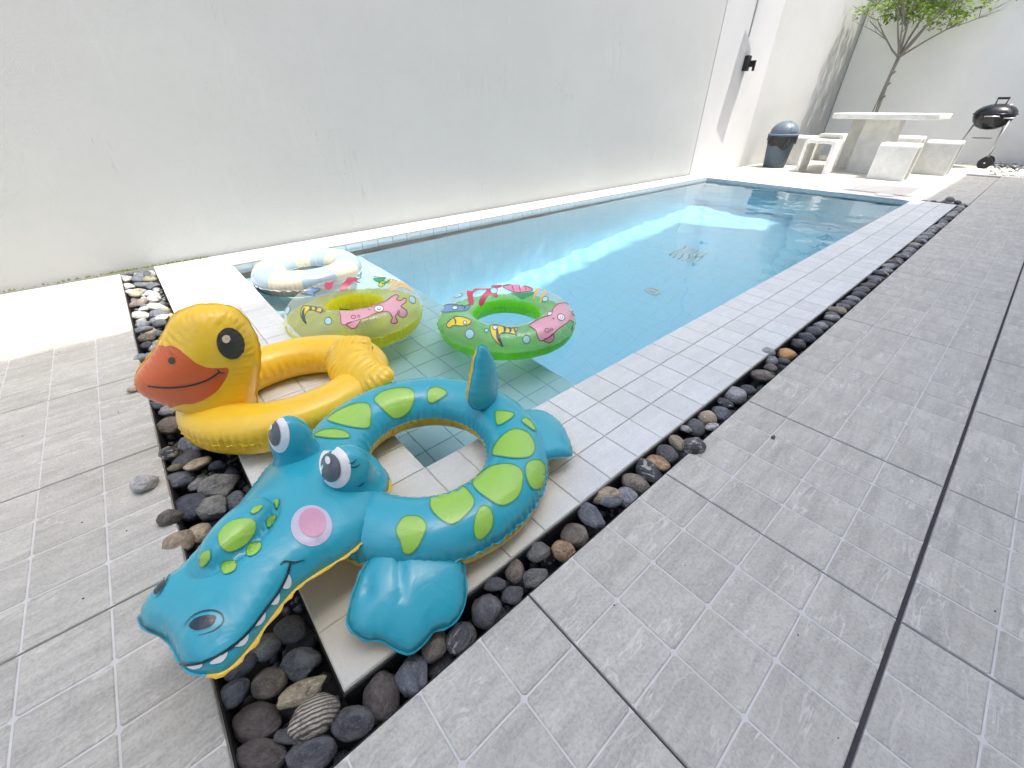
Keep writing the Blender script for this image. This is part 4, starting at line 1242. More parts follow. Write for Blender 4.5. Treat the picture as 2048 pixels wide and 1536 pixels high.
def mat_vinyl(name, color, rough=0.28, wr=0.25, sss=0.0, scale=30.0, vcol=False):
    k = NT(name, rough, 0.5)
    v = k.coords('Object')
    f = k.noise(v, 9, 3, 0.5)
    c = k.mix(f, tuple(x * 0.93 for x in color), tuple(min(1, x * 1.05) for x in color))
    k.color(c)
    k.p.inputs['Coat Weight'].default_value = 0.25
    k.p.inputs['Coat Roughness'].default_value = 0.12
    w = k.noise(k.coords('Object', scale=(1, 1, 1)), scale, 3, 0.55, 1.2)
    k.bump(w, wr, 0.01)
    if sss:
        k.p.inputs['Subsurface Weight'].default_value = sss
        k.p.inputs['Subsurface Radius'].default_value = (0.03, 0.02, 0.01)
        k.p.inputs['Subsurface Scale'].default_value = 0.3
    return k.m
def mat_clear(name, tint=(1, 1, 1), opacity=0.12, rough=0.06, trans=None):
    """Clear or tinted vinyl film: part see-through, part glossy, part scattering."""
    k = NT(name, 0.2, 0.5)
    k.t.nodes.remove(k.p)
    tr = k.n('ShaderNodeBsdfTransparent'); tr.inputs['Color'].default_value = (*(trans or tint), 1)
    gl = k.n('ShaderNodeBsdfGlossy'); gl.inputs['Roughness'].default_value = rough; gl.inputs['Color'].default_value = (1, 1, 1, 1)
    df = k.n('ShaderNodeBsdfDiffuse'); df.inputs['Color'].default_value = (*tint, 1)
    tl = k.n('ShaderNodeBsdfTranslucent'); tl.inputs['Color'].default_value = (*tint, 1)
    m0 = k.n('ShaderNodeMixShader'); m0.inputs[0].default_value = 0.3
    k.l(df.outputs[0], m0.inputs[1]); k.l(tl.outputs[0], m0.inputs[2])
    m1 = k.n('ShaderNodeMixShader'); m1.inputs[0].default_value = opacity
    k.l(tr.outputs[0], m1.inputs[1]); k.l(m0.outputs[0], m1.inputs[2])
    fr = k.n('ShaderNodeFresnel'); fr.inputs['IOR'].default_value = 1.45
    bf = k.n('ShaderNodeNewGeometry').outputs['Backfacing']
    bp = k.n('ShaderNodeBump'); bp.inputs['Strength'].default_value = 0.25; bp.inputs['Distance'].default_value = 0.01
    k.l(k.noise(k.coords('Object'), 26, 3, 0.6, 1.0), bp.inputs['Height'])
    k.l(bp.outputs[0], gl.inputs['Normal']); k.l(bp.outputs[0], fr.inputs['Normal'])
    m2 = k.n('ShaderNodeMixShader')
    k.l(k.math('MULTIPLY', fr.outputs[0], k.math('SUBTRACT', 1.0, bf)), m2.inputs[0]); k.l(m1.outputs[0], m2.inputs[1]); k.l(gl.outputs[0], m2.inputs[2])
    k.l(m2.outputs[0], k.out.inputs['Surface'])
    return k.m

TEAL = (0.038, 0.400, 0.510)
M_teal = mat_vinyl('teal_vinyl', TEAL, 0.26, 0.3, scale=11.0)
M_cyellow = mat_vinyl('yellow_underside_vinyl', (0.78, 0.50, 0.03))
M_cgreen = mat_vinyl('lime_print', (0.34, 0.62, 0.09))
M_cgreen_line = mat_vinyl('green_outline_print', (0.06, 0.33, 0.13))
M_ink = mat_vinyl('black_print', (0.015, 0.03, 0.035))
M_whiteprint = mat_vinyl('white_print', (0.80, 0.83, 0.82))
M_pinkhalo = mat_vinyl('pale_pink_print', (0.55, 0.52, 0.62))
M_pink = mat_vinyl('pink_print', (0.62, 0.30, 0.42))
M_greyiris = mat_vinyl('grey_iris_print', (0.10, 0.12, 0.13))
M_duck = mat_vinyl('duck_yellow_vinyl', (0.93, 0.60, 0.035), 0.30, 0.35, scale=9.0)
M_beak = mat_vinyl('orange_beak_vinyl', (0.72, 0.135, 0.030), 0.30, 0.35, scale=9.0)
M_duckeye = mat_vinyl('dark_olive_print', (0.055, 0.053, 0.040))
M_cream_print = mat_vinyl('cream_print', (0.80, 0.66, 0.48))

def vnoise(p, s, seed=0.0):
    return mnoise.noise(Vector((p[0] * s + seed, p[1] * s - seed, p[2] * s + seed * 0.37)))

def torus_obj(name, parent, c, R, r, rz=0.9, tilt=(0, 0), e=1.0, rot=0.0, mats=(), matf=None, nu=420, nv=72, pucker=0.004, npk=90, seed=1.0, seam=0.006, seam_mat=None, split=0.0):
    vs = np.zeros((nu, nv, 3))
    C = Vector(c)
    cr, sr = math.cos(rot), math.sin(rot)
    for i in range(nu):
        u = 2 * math.pi * i / nu
        cu, su = math.cos(u), math.sin(u)
        bx, by = R * cu, R * e * su
        nx, ny = cu * e, su; nn = math.hypot(nx, ny); nx /= nn; ny /= nn
        ph = u * npk + 3.0 * mnoise.noise(Vector((cu * 3 + seed, su * 3, seed)))
        am = 0.45 + 0.9 * abs(mnoise.noise(Vector((cu * 5, su * 5 + seed, 7.7))))
        for j in range(nv):
            v = 2 * math.pi * j / nv
            cv, sv = math.cos(v), math.sin(v)
            d_out = abs(math.atan2(sv, cv)); d_in = math.pi - d_out
            k = math.exp(-d_out * d_out / 0.16)
            ki = math.exp(-d_in * d_in / 0.20)
            rr = r - pucker * am * k * (1 + math.sin(ph)) * 0.9 - 0.008 * k * (r / 0.1) * 0.6
            rr += pucker * 0.6 * ki * math.sin(ph * 0.5)
            rr += 0.0022 * vnoise((bx, by, sv * r), 14, seed) * (0.4 + k)
            x = bx + rr * cv * nx; y = by + rr * cv * ny; z = rr * rz * sv
            z += 0.0012 * k * math.sin(ph * 0.5 + 1)
            X, Y = x * cr - y * sr, x * sr + y * cr
            vs[i, j] = (X, Y, z + tilt[0] * X + tilt[1] * Y)
    V = [tuple(q) for q in vs.reshape(-1, 3)]
    F = []; M = []
    for i in range(nu):
        i2 = (i + 1) % nu
        for j in range(nv):
            j2 = (j + 1) % nv
            F.append((i * nv + j, i2 * nv + j, i2 * nv + j2, i * nv + j2))
            vm = 2 * math.pi * (j + 0.5) / nv
            M.append(matf(2 * math.pi * (i + 0.5) / nu, vm) if matf else 0)
    me = new_mesh(name, V, F, mats, M, smooth=True)
    o = add(name, me, parent=parent)
    # welded seam: a thin wavy fin round the outside (and inside) equator
    sb = MB()
    for side, w in ((1, seam), (-1, seam * 0.6)):
        base = len(sb.v)
        for i in range(nu):
            u = 2 * math.pi * i / nu
            j = 0 if side == 1 else nv // 2
            p = Vector(vs[i, j])
            cu, su = math.cos(u), math.sin(u)
            nx, ny = cu * e, su; nn = math.hypot(nx, ny); nx /= nn; ny /= nn
            nx, ny = nx * cr - ny * sr, nx * sr + ny * cr
            ww = w * (0.75 + 0.35 * math.sin(u * npk * 0.5 + 2 * math.sin(u * 9)))
            dz = 0.0016 * math.sin(u * npk * 0.5 + 1.0)
            q = p + Vector((nx, ny, 0)) * side * ww + Vector((0, 0, dz))
            sb.v += [tuple(p - Vector((nx, ny, 0)) * side * 0.002 + Vector((0, 0, 0.0009))), tuple(q + Vector((0, 0, 0.0005))), tuple(q - Vector((0, 0, 0.0005))), tuple(p - Vector((nx, ny, 0)) * side * 0.002 - Vector((0, 0, 0.0009)))]
        for i in range(nu):
            i2 = (i + 1) % nu
            for a in range(3):
                f = (base + i * 4 + a, base + i2 * 4 + a, base + i2 * 4 + a + 1, base + i * 4 + a + 1)
                sb.f.append(f if side == 1 else f[::-1]); sb.m.append(0)
    add('seam', sb.build('seam', [seam_mat or mats[0]], smooth=True), parent=parent)
    return o

def resample(P, n, closed=True):
    """Catmull-Rom through P then evenly spaced."""
    P = [Vector(p) for p in P]; m = len(P); out = []
    rng = range(m) if closed else range(m - 1)
    for i in rng:
        if closed: a, b, c, d = P[(i - 1) % m], P[i], P[(i + 1) % m], P[(i + 2) % m]
        else: a, b, c, d = P[max(i - 1, 0)], P[i], P[i + 1], P[min(i + 2, m - 1)]
        for k in range(10):
            t = k / 10
            out.append(0.5 * ((2 * b) + (c - a) * t + (2 * a - 5 * b + 4 * c - d) * t * t + (-a + 3 * b - 3 * c + d) * t ** 3))
    if not closed: out.append(P[-1])
    L = [0.0]; Q = out + ([out[0]] if closed else [])
    for a, b in zip(Q[:-1], Q[1:]): L.append(L[-1] + (b - a).length)
    tot = L[-1]; res = []; j = 0
    cnt = n if closed else n - 1
    for i in range(n):
        s = tot * i / cnt
        while j < len(L) - 2 and L[j + 1] < s: j += 1
        t = (s - L[j]) / max(1e-9, L[j + 1] - L[j])
        res.append(Q[j].lerp(Q[j + 1], min(1, max(0, t))))
    return res

def inside_mask(poly, X, Y):
    m = np.zeros(X.shape, bool); n = len(poly)
    for i in range(n):
        x1, y1 = poly[i]; x2, y2 = poly[(i + 1) % n]
        c = (y1 > Y) != (y2 > Y)
        with np.errstate(divide='ignore', invalid='ignore'):
            xi = (x2 - x1) * (Y - y1) / (y2 - y1 + 1e-15) + x1
        m ^= c & (X < xi)
    return m

class Frame:
    def __init__(self, O, ex, ez):
        self.O = Vector(O); self.ez = Vector(ez).normalized()
        self.ex = (Vector(ex) - self.ez * Vector(ex).dot(self.ez)).normalized()
        self.ey = self.ez.cross(self.ex)
    def to(self, u, v, h=0.0): return self.O + self.ex * u + self.ey * v + self.ez * h
    def uv(self, p):
        d = Vector(p) - self.O; return (d.dot(self.ex), d.dot(self.ey))
    def hit(self, px, py, h=0.0):
        d = ray(px, py); P = self.O + self.ez * h
        t = (P - CAM_O).dot(self.ez) / d.dot(self.ez)
        return self.uv(CAM_O + d * t)

def pillow(name, parent, fr, outline, Ht, Hb, step=0.010, mats=(), cut=None, region=None, extra=None, pucker=0.25, lam=0.022, delta=0.022, seam=0.004, seam_mat=None, seed=0.0, power=0.5, nb=None, seam_style=None, seam_mat2=None):
    """An inflated cushion from a flat outline (u, v) in frame fr; returns (object, height function)."""
    per = sum((Vector(outline[i]) - Vector(outline[(i + 1) % len(outline)])).length for i in range(len(outline)))
    n = nb or max(24, int(per / step))
    B = [tuple(p) for p in resample([(*p, 0) for p in outline], n)]
    B = [(b[0], b[1]) for b in B]
    bx = np.array([b[0] for b in B]); by = np.array([b[1] for b in B])
    x0, x1, y0, y1 = bx.min(), bx.max(), by.min(), by.max()
    g = max(x1 - x0, y1 - y0) / 84
    gx = np.arange(x0 - 2 * g, x1 + 3 * g, g); gy = np.arange(y0 - 2 * g, y1 + 3 * g, g)
    X, Y = np.meshgrid(gx, gy, indexing='ij')
    M = inside_mask(B, X, Y)
    U = np.zeros(X.shape)
    for _ in range(1500):
        S = np.zeros_like(U)
        S[1:-1, 1:-1] = (U[2:, 1:-1] + U[:-2, 1:-1] + U[1:-1, 2:] + U[1:-1, :-2] + g * g) / 4
        U = np.where(M, S, 0.0)
    um = U.max()
    # per-vertex distance to the outline
    bo = np.array(B); bo2 = np.roll(bo, -1, 0); seg = bo2 - bo; sl = (seg ** 2).sum(1)
    arc = np.concatenate([[0], np.cumsum(np.sqrt(sl))])
    def dist(u, v):
        p = np.array((u, v)) - bo
        t = np.clip((p * seg).sum(1) / sl, 0, 1)
        q = p - seg * t[:, None]; d2 = (q ** 2).sum(1); i = int(d2.argmin())
        return math.sqrt(d2[i]), arc[i] + t[i] * math.sqrt(sl[i])
    def H(u, v, side):
        d, s = dist(u, v)
        fx = (u - gx[0]) / g; fy = (v - gy[0]) / g
        i = int(min(max(fx, 0), len(gx) - 2)); j = int(min(max(fy, 0), len(gy) - 2)); a, b = fx - i, fy - j
        val = U[i, j] * (1 - a) * (1 - b) + U[i + 1, j] * a * (1 - b) + U[i, j + 1] * (1 - a) * b + U[i + 1, j + 1] * a * b
        val = min(val, um) if d > 1.5 * g else min(val, 10 * d * g * 0.5 + val * 0.5)
        h = (max(val, 0) / um) ** power
        if d < 1.5 * g:
            h = min(h + 0.0, ((d / (1.5 * g)) ** 0.5) * max(h, 0.12)) if d > 0 else 0.0
        w = math.sin(2 * math.pi * s / lam + 2.2 * vnoise((u, v, seed), 9)) * math.exp(-d / delta)
        h *= 1 + pucker * w * (0.5 + abs(vnoise((u, v, seed + 3), 12)) * 1.6)
        hh = h * (Ht if side > 0 else Hb)
        if extra: hh += extra(u, v, side) * min(1, d / 0.02)
        return hh
    pts = list(B); edges = [(i, (i + 1) % n) for i in range(n)]
    if cut:
        for line in cut:
            L = resample([(*p, 0) for p in line], max(6, int(sum((Vector(line[i]) - Vector(line[i + 1])).length for i in range(len(line) - 1)) / step)), closed=False)
            k0 = len(pts)
            for q in L: pts.append((q[0], q[1]))
            edges += [(k0 + i, k0 + i + 1) for i in range(len(L) - 1)]
    st = step; row = 0; yy = y0
    r = random.Random(int(seed * 10) + 5)
    nfix = len(pts)
    fixed = np.array(pts)
    while yy < y1:
        xx = x0 + (st / 2 if row % 2 else 0)
        while xx < x1:
            q = (xx + r.uniform(-.1, .1) * st, yy + r.uniform(-.1, .1) * st)
            if inside_mask(B, np.array([q[0]]), np.array([q[1]]))[0] and ((fixed - np.array(q)) ** 2).sum(1).min() > (0.55 * st) ** 2:
                pts.append(q)
            xx += st
        yy += st * 0.866; row += 1
    vo, eo, fo, _, _, _ = delaunay_2d_cdt([Vector(p) for p in pts], edges, [], 1, 1e-7)
    # keep triangles inside the outline
    V = []; F = []; MI = []
    nvo = len(vo)
    cent = [((vo[f[0]].x + vo[f[1]].x + vo[f[2]].x) / 3, (vo[f[0]].y + vo[f[1]].y + vo[f[2]].y) / 3) for f in fo]
    keep = inside_mask(B, np.array([c[0] for c in cent]), np.array([c[1] for c in cent]))
    isb = []
    for p in vo:
        d, s = dist(p.x, p.y); isb.append(d < 1e-5)
    top = []; bot = []
    for k, p in enumerate(vo):
        if isb[k]:
            V.append(tuple(fr.to(p.x, p.y, 0))); top.append(len(V) - 1); bot.append(len(V) - 1)
        else:
            V.append(tuple(fr.to(p.x, p.y, H(p.x, p.y, 1)))); top.append(len(V) - 1)
            V.append(tuple(fr.to(p.x, p.y, -H(p.x, p.y, -1)))); bot.append(len(V) - 1)
    for f, c, kp in zip(fo, cent, keep):
        if not kp: continue
        a, b, c2 = f[0], f[1], f[2]
        ar = (vo[b].x - vo[a].x) * (vo[c2].y - vo[a].y) - (vo[b].y - vo[a].y) * (vo[c2].x - vo[a].x)
        if ar < 0: b, c2 = c2, b
        F.append((top[a], top[b], top[c2])); MI.append(region(c[0], c[1], 1) if region else 0)
        F.append((bot[a], bot[c2], bot[b])); MI.append(region(c[0], c[1], -1) if region else 0)
    me = new_mesh(name, V, F, mats, MI, smooth=True)
    o = add(name, me, parent=parent)
    if seam:
        sb = MB(); N = len(B); styl = []
        for i in range(N):
            a = Vector(B[i - 1]); c = Vector(B[(i + 1) % N]); t = (c - a).normalized()
            cen = Vector(((x0 + x1) / 2, (y0 + y1) / 2)); nn = Vector((t.y, -t.x))
            q = Vector(B[i]) + nn * 1e-4
            if inside_mask(B, np.array([q.x]), np.array([q.y]))[0]: nn = -nn
            sty = seam_style(*B[i]) if seam_style else (1, 0)
            styl.append(sty[1])
            w = seam * sty[0] * (0.8 + 0.30 * math.sin(i * 1.3 + 2 * math.sin(i * 0.37)))
            dz = 0.0012 * math.sin(i * 1.1)
            p0 = Vector(B[i]) - nn * 0.0015; p1 = Vector(B[i]) + nn * w
            sb.v += [tuple(fr.to(p0.x, p0.y, 0.0008)), tuple(fr.to(p1.x, p1.y, dz + 0.0004)), tuple(fr.to(p1.x, p1.y, dz - 0.0004)), tuple(fr.to(p0.x, p0.y, -0.0008))]
        for i in range(N):
            j = (i + 1) % N
            for a in range(3):
                sb.f.append((i * 4 + a, j * 4 + a, j * 4 + a + 1, i * 4 + a + 1)); sb.m.append(styl[i])
        add('seam', sb.build('seam', [seam_mat or mats[0], seam_mat2 or mats[0]], smooth=True), parent=o)
    o['_'] = 0; del o['_']
    return o, H

def tree_of(objs):
    V = []; F = []
    for o in objs:
        b = len(V)
        mw = Matrix.Identity(4)
        if o.parent is not None:
            pass
        V += [v.co.copy() for v in o.data.vertices]
        F += [tuple(b + q for q in p.vertices) for p in o.data.polygons]
    return BVHTree.FromPolygons(V, F)

def print_on(name, parent, bvh, poly, mat, lift=0.0014, step=6.0, smooth=True, n=None, local=None):
    """A flat print (polygon measured on the photograph) laid on a surface as its own thin skin."""
    P = [(p[0], p[1]) for p in (resample([(*p, 0) for p in poly], n or max(16, int(len(poly) * 5))) if smooth else [Vector((*p, 0)) for p in poly])]
    if not smooth:
        Q = []
        for i in range(len(P)):
            a = Vector(P[i]); b = Vector(P[(i + 1) % len(P)]); k = max(1, int((b - a).length / step))
            for t in range(k): Q.append(tuple(a.lerp(b, t / k)))
        P = Q
    xs = [p[0] for p in P]; ys = [p[1] for p in P]
    pts = list(P); N = len(P); edges = [(i, (i + 1) % N) for i in range(N)]
    fixed = np.array(P)
    y = min(ys) + step / 2
    while y < max(ys):
        x = min(xs) + step / 2
        while x < max(xs):
            if inside_mask(P, np.array([x]), np.array([y]))[0] and ((fixed - (x, y)) ** 2).sum(1).min() > (0.45 * step) ** 2: pts.append((x, y))
            x += step
        y += step
    vo, eo, fo, _, _, _ = delaunay_2d_cdt([Vector(p) for p in pts], edges, [], 1, 1e-6)
    V = []; ok = []
    for p in vo:
        d = ray(p.x, p.y)
        loc, nor, idx, dist = bvh.ray_cast(CAM_O, d)
        if loc is None or nor.dot(d) > -0.06: ok.append(False); V.append((0, 0, 0))
        else:
            ok.append(True); V.append(tuple(loc + nor * lift))
    F = []
    cent = [((vo[f[0]].x + vo[f[1]].x + vo[f[2]].x) / 3, (vo[f[0]].y + vo[f[1]].y + vo[f[2]].y) / 3) for f in fo]
    keep = inside_mask(P, np.array([c[0] for c in cent]), np.array([c[1] for c in cent]))
    for f, kp in zip(fo, keep):
        if kp and all(ok[i] for i in f):
            a, b, c = [Vector(V[i]) for i in f]
            if max((a - b).length, (b - c).length, (a - c).length) > 0.06: continue
            n_ = (b - a).cross(c - a)
            F.append(tuple(f) if n_.dot(a - CAM_O) < 0 else (f[0], f[2], f[1]))
    if not F: return None
    used = sorted({i for f in F for i in f}); mp = {i: k for k, i in enumerate(used)}
    me = new_mesh(name, [V[i] for i in used], [tuple(mp[i] for i in f) for f in F], [mat], smooth=True)
    return add(name, me, parent=parent)

def line_on(name, parent, bvh, pts, width, mat, lift=0.0022, closed=False, taper=False):
    L = resample([(*p, 0) for p in pts], max(8, int(len(pts) * 7)), closed=closed)
    n = len(L); poly = []; V = []; ok = []
    for i in range(n):
        a = L[(i - 1) % n] if closed or i else L[0]; b = L[(i + 1) % n] if closed or i < n - 1 else L[-1]
        t = (b - a).normalized(); nn = Vector((-t.y, t.x, 0))
        w = width / 2
        if taper: w *= 0.35 + 0.65 * math.sin(math.pi * min(1, max(0.08, i / (n - 1))))
        for s in (-1, 1):
            q = L[i] + nn * s * w; d = ray(q.x, q.y)
            loc, nor, idx, dist = bvh.ray_cast(CAM_O, d)
            if loc is None or nor.dot(d) > -0.05: V.append(None)
            else: V.append(loc + nor * lift)
    F = []; 
    for i in range(n if closed else n - 1):
        j = (i + 1) % n; f = (2 * i, 2 * j, 2 * j + 1, 2 * i + 1)
        if all(V[q] is not None for q in f):
            if (V[f[0]] - V[f[1]]).length > 0.05: continue
            nrm = (V[f[1]] - V[f[0]]).cross(V[f[3]] - V[f[0]])
            F.append(f if nrm.dot(V[f[0]] - CAM_O) < 0 else f[::-1])
    if not F: return None
    used = sorted({i for f in F for i in f}); mp = {i: k for k, i in enumerate(used)}
    return add(name, new_mesh(name, [tuple(V[i]) for i in used], [tuple(mp[i] for i in f) for f in F], [mat], smooth=True), parent=parent)

def from_crop(pts, off, sc):
    return [(off[0] + x / sc, off[1] + y / sc) for x, y in pts]
def ell(cx, cy, a, b, rot=0.0, n=16, t0=0.0, t1=2 * math.pi):
    c, s = math.cos(rot), math.sin(rot); o = []
    full = abs(t1 - t0 - 2 * math.pi) < 1e-6
    for k in range(n if full else n + 1):
        t = t0 + (t1 - t0) * k / n
        x, y = a * math.cos(t), b * math.sin(t)
        o.append((cx + x * c - y * s, cy + x * s + y * c))
    return o

# ------------------------------------------------------------------ the crocodile ring
croc = empty('crocodile_float', (0, 0, 0), label='turquoise crocodile swim ring with lime green spots lying on the pool corner', cat='pool float')
def croc_m(u, v):
    return 1 if math.sin(v) < -0.02 else 0
body = torus_obj('ring_body', croc, (0, 0, 0), 0.2877, 0.0995, 0.84, (-0.032, 0.033), mats=[M_teal, M_cyellow], matf=croc_m, pucker=0.0042, npk=104, seed=2.0, seam=0.005)
CROC_C = Vector((-0.0038, -0.0415, 0.0856))
for ch in list(croc.children):
    me = ch.data
    for v in me.vertices: v.co += CROC_C
# head
hf = Frame((-0.42, -0.06, 0.128), (1, 0.25, 0), (0.10, 0.13, 1.0))
# ex points from the snout back towards the ring
def hpt(px, py, h=0.0): return hf.hit(px, py, h)
head_px = [(277, 1213, .02), (276, 1240, .0), (292, 1262, 0), (322, 1273, 0), (343, 1295, 0), (357, 1322, 0), (378, 1344, 0), (424, 1349, 0), (462, 1334, 0), (505, 1287, 0), (545, 1232, 0), (590, 1178, 0),
           (640, 1142, 0), (695, 1108, 0), (738, 1068, 0), (762, 1022, 0), (779, 966, 0), (768, 934, 0.01), (738, 905, .02), (690, 888, .03), (640, 884, .04), (590, 888, .045), (548, 906, .045), (523, 930, .045),
           (498, 965, .045), (462, 1012, .045), (425, 1052, .04), (392, 1090, .038), (358, 1130, .034), (322, 1166, .03), (294, 1190, .026)]
head_out = [hpt(x, y, h) for x, y, h in head_px]
bump_c = hpt(477, 1080, 0.06); bump_a = hpt(410, 1146, 0.06); bump_b = hpt(542, 1024, 0.06); bump_s = hpt(505, 1112, 0.06)
ba = Vector(bump_b) - Vector(bump_a); bl = ba.length / 2 * 1.04; bd = ba.normalized(); bc = (Vector(bump_a) + Vector(bump_b)) / 2; bw = 0.058
def head_extra(u, v, side):
    if side < 0: return 0.0
    d = Vector((u, v)) - bc
    q = math.sqrt((d.dot(bd) / bl) ** 2 + (d.dot(Vector((-bd.y, bd.x))) / bw) ** 2)
    e = 0.042 * math.sqrt(max(0, 1 - q * q)) if q < 1 else 0.0
    e -= 0.014 * math.exp(-((q - 1.04) / 0.10) ** 2)
    # nostril swellings
    for (cx, cy) in (NL, NR):
        dd = math.hypot(u - cx, v - cy)
        e += 0.012 * math.exp(-(dd / 0.035) ** 2)
    return e
NL = hpt(322, 1170, 0.05); NR = hpt(410, 1240, 0.05)
right_edge = [hpt(x, y) for x, y, h in head_px[7:17]]
def head_seam(u, v):
    d = min((Vector((u, v)) - Vector(a).lerp(Vector(b_), t / 6)).length for a, b_ in zip(right_edge[:-1], right_edge[1:]) for t in range(7))
    return (2.4, 1) if d < 0.012 else (0.6, 0)
head, Hh = pillow('head', croc, hf, head_out, 0.098, 0.045, step=0.0085, mats=[M_teal, M_cyellow], region=lambda u, v, s: 0 if s > 0 else 1, extra=head_extra, pucker=0.15, lam=0.024, delta=0.012, seam=0.004, seam_mat=M_teal, seed=1.0, seam_style=head_seam, seam_mat2=M_cyellow)
hb = tree_of([head])
# eye bumps
def eye_bump(px, py, zc, rx, ry, rz_, yaw):
    c = on_z(px, py, zc)
    nu_, nv_ = 64, 40; V = []; F = []
    for j in range(nv_ + 1):
        th = -0.9 + (math.pi / 2 + 0.9) * j / nv_
        for i in range(nu_):
            a = 2 * math.pi * i / nu_
            pl = 1 - 0.085 * max(0, min(1, 0.25 - math.cos(a + yaw - 3.93) * 1.6)) * (max(0, math.sin(a * 9 + 1.3 * math.sin(th * 3))) ** 2) * math.sin(max(0, min(math.pi, (th + 0.2) * 1.6)))
            ct = math.cos(th) if th > 0 else 1.0 + 0.42 * th * th
            x, y, z = rx * ct * math.cos(a) * pl, ry * ct * math.sin(a) * pl, rz_ * math.sin(th)
            X, Y = x * math.cos(yaw) - y * math.sin(yaw), x * math.sin(yaw) + y * math.cos(yaw)
            V.append((c.x + X, c.y + Y, c.z + z))
    for j in range(nv_):
        for i in range(nu_):
            F.append((j * nu_ + i, j * nu_ + (i + 1) % nu_, (j + 1) * nu_ + (i + 1) % nu_, (j + 1) * nu_ + i))
    return add('eye_bump', new_mesh('eye_bump', V, F, [M_teal], smooth=True), parent=croc)
eL = eye_bump(585, 884, 0.225, 0.056, 0.050, 0.084, 0.3)
eR = eye_bump(698, 944, 0.210, 0.062, 0.058, 0.080, 0.3)
bL = tree_of([eL, head]); bR = tree_of([eR, head])
# eye prints
print_on('eye_white', eL, bL, ell(558, 868, 21, 37, -0.10), M_whiteprint, step=3.5)
print_on('iris', eL, bL, ell(550, 866, 11.5, 25, -0.10), M_greyiris, lift=0.0034, step=3.5)
print_on('glint', eL, bL, ell(544, 853, 3.6, 7, -0.1), M_whiteprint, lift=0.0052, step=2.5)
print_on('eye_white', eR, bR, ell(670, 934, 31, 42, -0.22), M_whiteprint, step=3.5)
print_on('iris', eR, bR, ell(662, 935, 20, 28, -0.18), M_greyiris, lift=0.0034, step=3.5)
print_on('glint', eR, bR, ell(659, 921, 5.0, 7.5, -0.2), M_whiteprint, lift=0.0056, step=2)
print_on('small_glint', eR, bR, ell(647, 936, 2.6, 3.6, -0.2), M_whiteprint, lift=0.0052, step=2.5)
for ln in ([(697, 926), (705, 926), (713, 918)], [(700, 934), (710, 934), (719, 928)], [(714, 972), (722, 970), (728, 964)]):
    line_on('eyelash', eR, bR, ln, 2.2, M_ink, taper=True)
# cheek
print_on('cheek_halo', head, hb, ell(623, 1052, 41, 41, 0.1, 20), M_pinkhalo)
print_on('cheek', head, hb, ell(625, 1046, 27, 29, -0.2, 20), M_pink, lift=0.0028)
print_on('cheek_halo', head, hb, [(508, 938), (494, 955), (478, 978), (470, 992), (482, 984), (498, 962), (508, 946)], M_pinkhalo, step=5)
# snout spots
for pl in ([(438, 1068), (447, 1055), (465, 1042), (488, 1037), (505, 1040), (511, 1050), (508, 1066), (495, 1084), (475, 1098), (458, 1103), (444, 1096), (438, 1082)],
           [(402, 1112), (408, 1104), (418, 1100), (422, 1106), (420, 1118), (411, 1130), (403, 1133), (401, 1122)],
           [(442, 1130), (450, 1122), (466, 1120), (473, 1126), (470, 1140), (455, 1148), (446, 1146)],
           [(492, 1100), (498, 1088), (512, 1083), (522, 1086), (521, 1098), (508, 1110), (496, 1112)],
           [(532, 1042), (536, 1034), (548, 1030), (550, 1038), (542, 1050), (533, 1054)],
           [(500, 1024), (510, 1014), (524, 1011), (522, 1018), (508, 1028)],
           [(548, 1006), (554, 998), (559, 1002), (556, 1014), (550, 1016)]):
    print_on('spot', head, hb, pl, M_cgreen, step=3.5, lift=0.0022)
    line_on('spot_outline', head, hb, pl, 2.0, M_cgreen_line, closed=True)
# nostrils
print_on('nostril', head, hb, [(379, 1250), (392, 1236), (415, 1230), (431, 1232), (430, 1243), (418, 1254), (398, 1260), (386, 1258)], M_ink, step=5)
line_on('nostril_line', head, hb, [(370, 1253), (380, 1238), (400, 1225), (425, 1221), (444, 1229), (446, 1244), (432, 1258), (414, 1266), (398, 1270)], 2.6, M_ink, taper=True)
print_on('nostril', head, hb, [(309, 1180), (316, 1163), (328, 1148), (333, 1148), (329, 1165), (320, 1182), (311, 1189)], M_ink, step=4)
line_on('nostril_line', head, hb, [(312, 1196), (322, 1186), (333, 1165), (340, 1147), (340, 1137)], 2.2, M_ink, taper=True)
# mouth and teeth
mouth = [(582, 1124), (573, 1150), (558, 1180), (540, 1205), (520, 1232), (497, 1262), (470, 1288), (440, 1309), (410, 1322), (380, 1328), (358, 1326)]
line_on('mouth_line', head, hb, mouth, 5.0, M_ink, lift=0.0028)
line_on('mouth_line', head, hb, [(560, 1130), (570, 1123), (590, 1125), (609, 1119)], 4.0, M_ink, lift=0.0028, taper=True)
line_on('mouth_line', head, hb, [(277, 1224), (283, 1244), (300, 1258), (322, 1270), (336, 1281)], 3.0, M_ink, taper=True)
for tp in ([(574, 1146), (581, 1158), (580, 1172), (572, 1178), (563, 1172)], [(554, 1184), (558, 1196), (553, 1208), (541, 1210), (537, 1207)],
           [(528, 1224), (528, 1238), (518, 1250), (506, 1252), (508, 1244)], [(494, 1266), (494, 1280), (484, 1291), (466, 1293), (474, 1284)],
           [(454, 1302), (452, 1314), (440, 1325), (420, 1326), (432, 1316)], [(406, 1326), (402, 1334), (388, 1337), (376, 1332), (382, 1328)]):
    print_on('tooth', head, hb, tp, M_whiteprint, step=4, lift=0.0022)
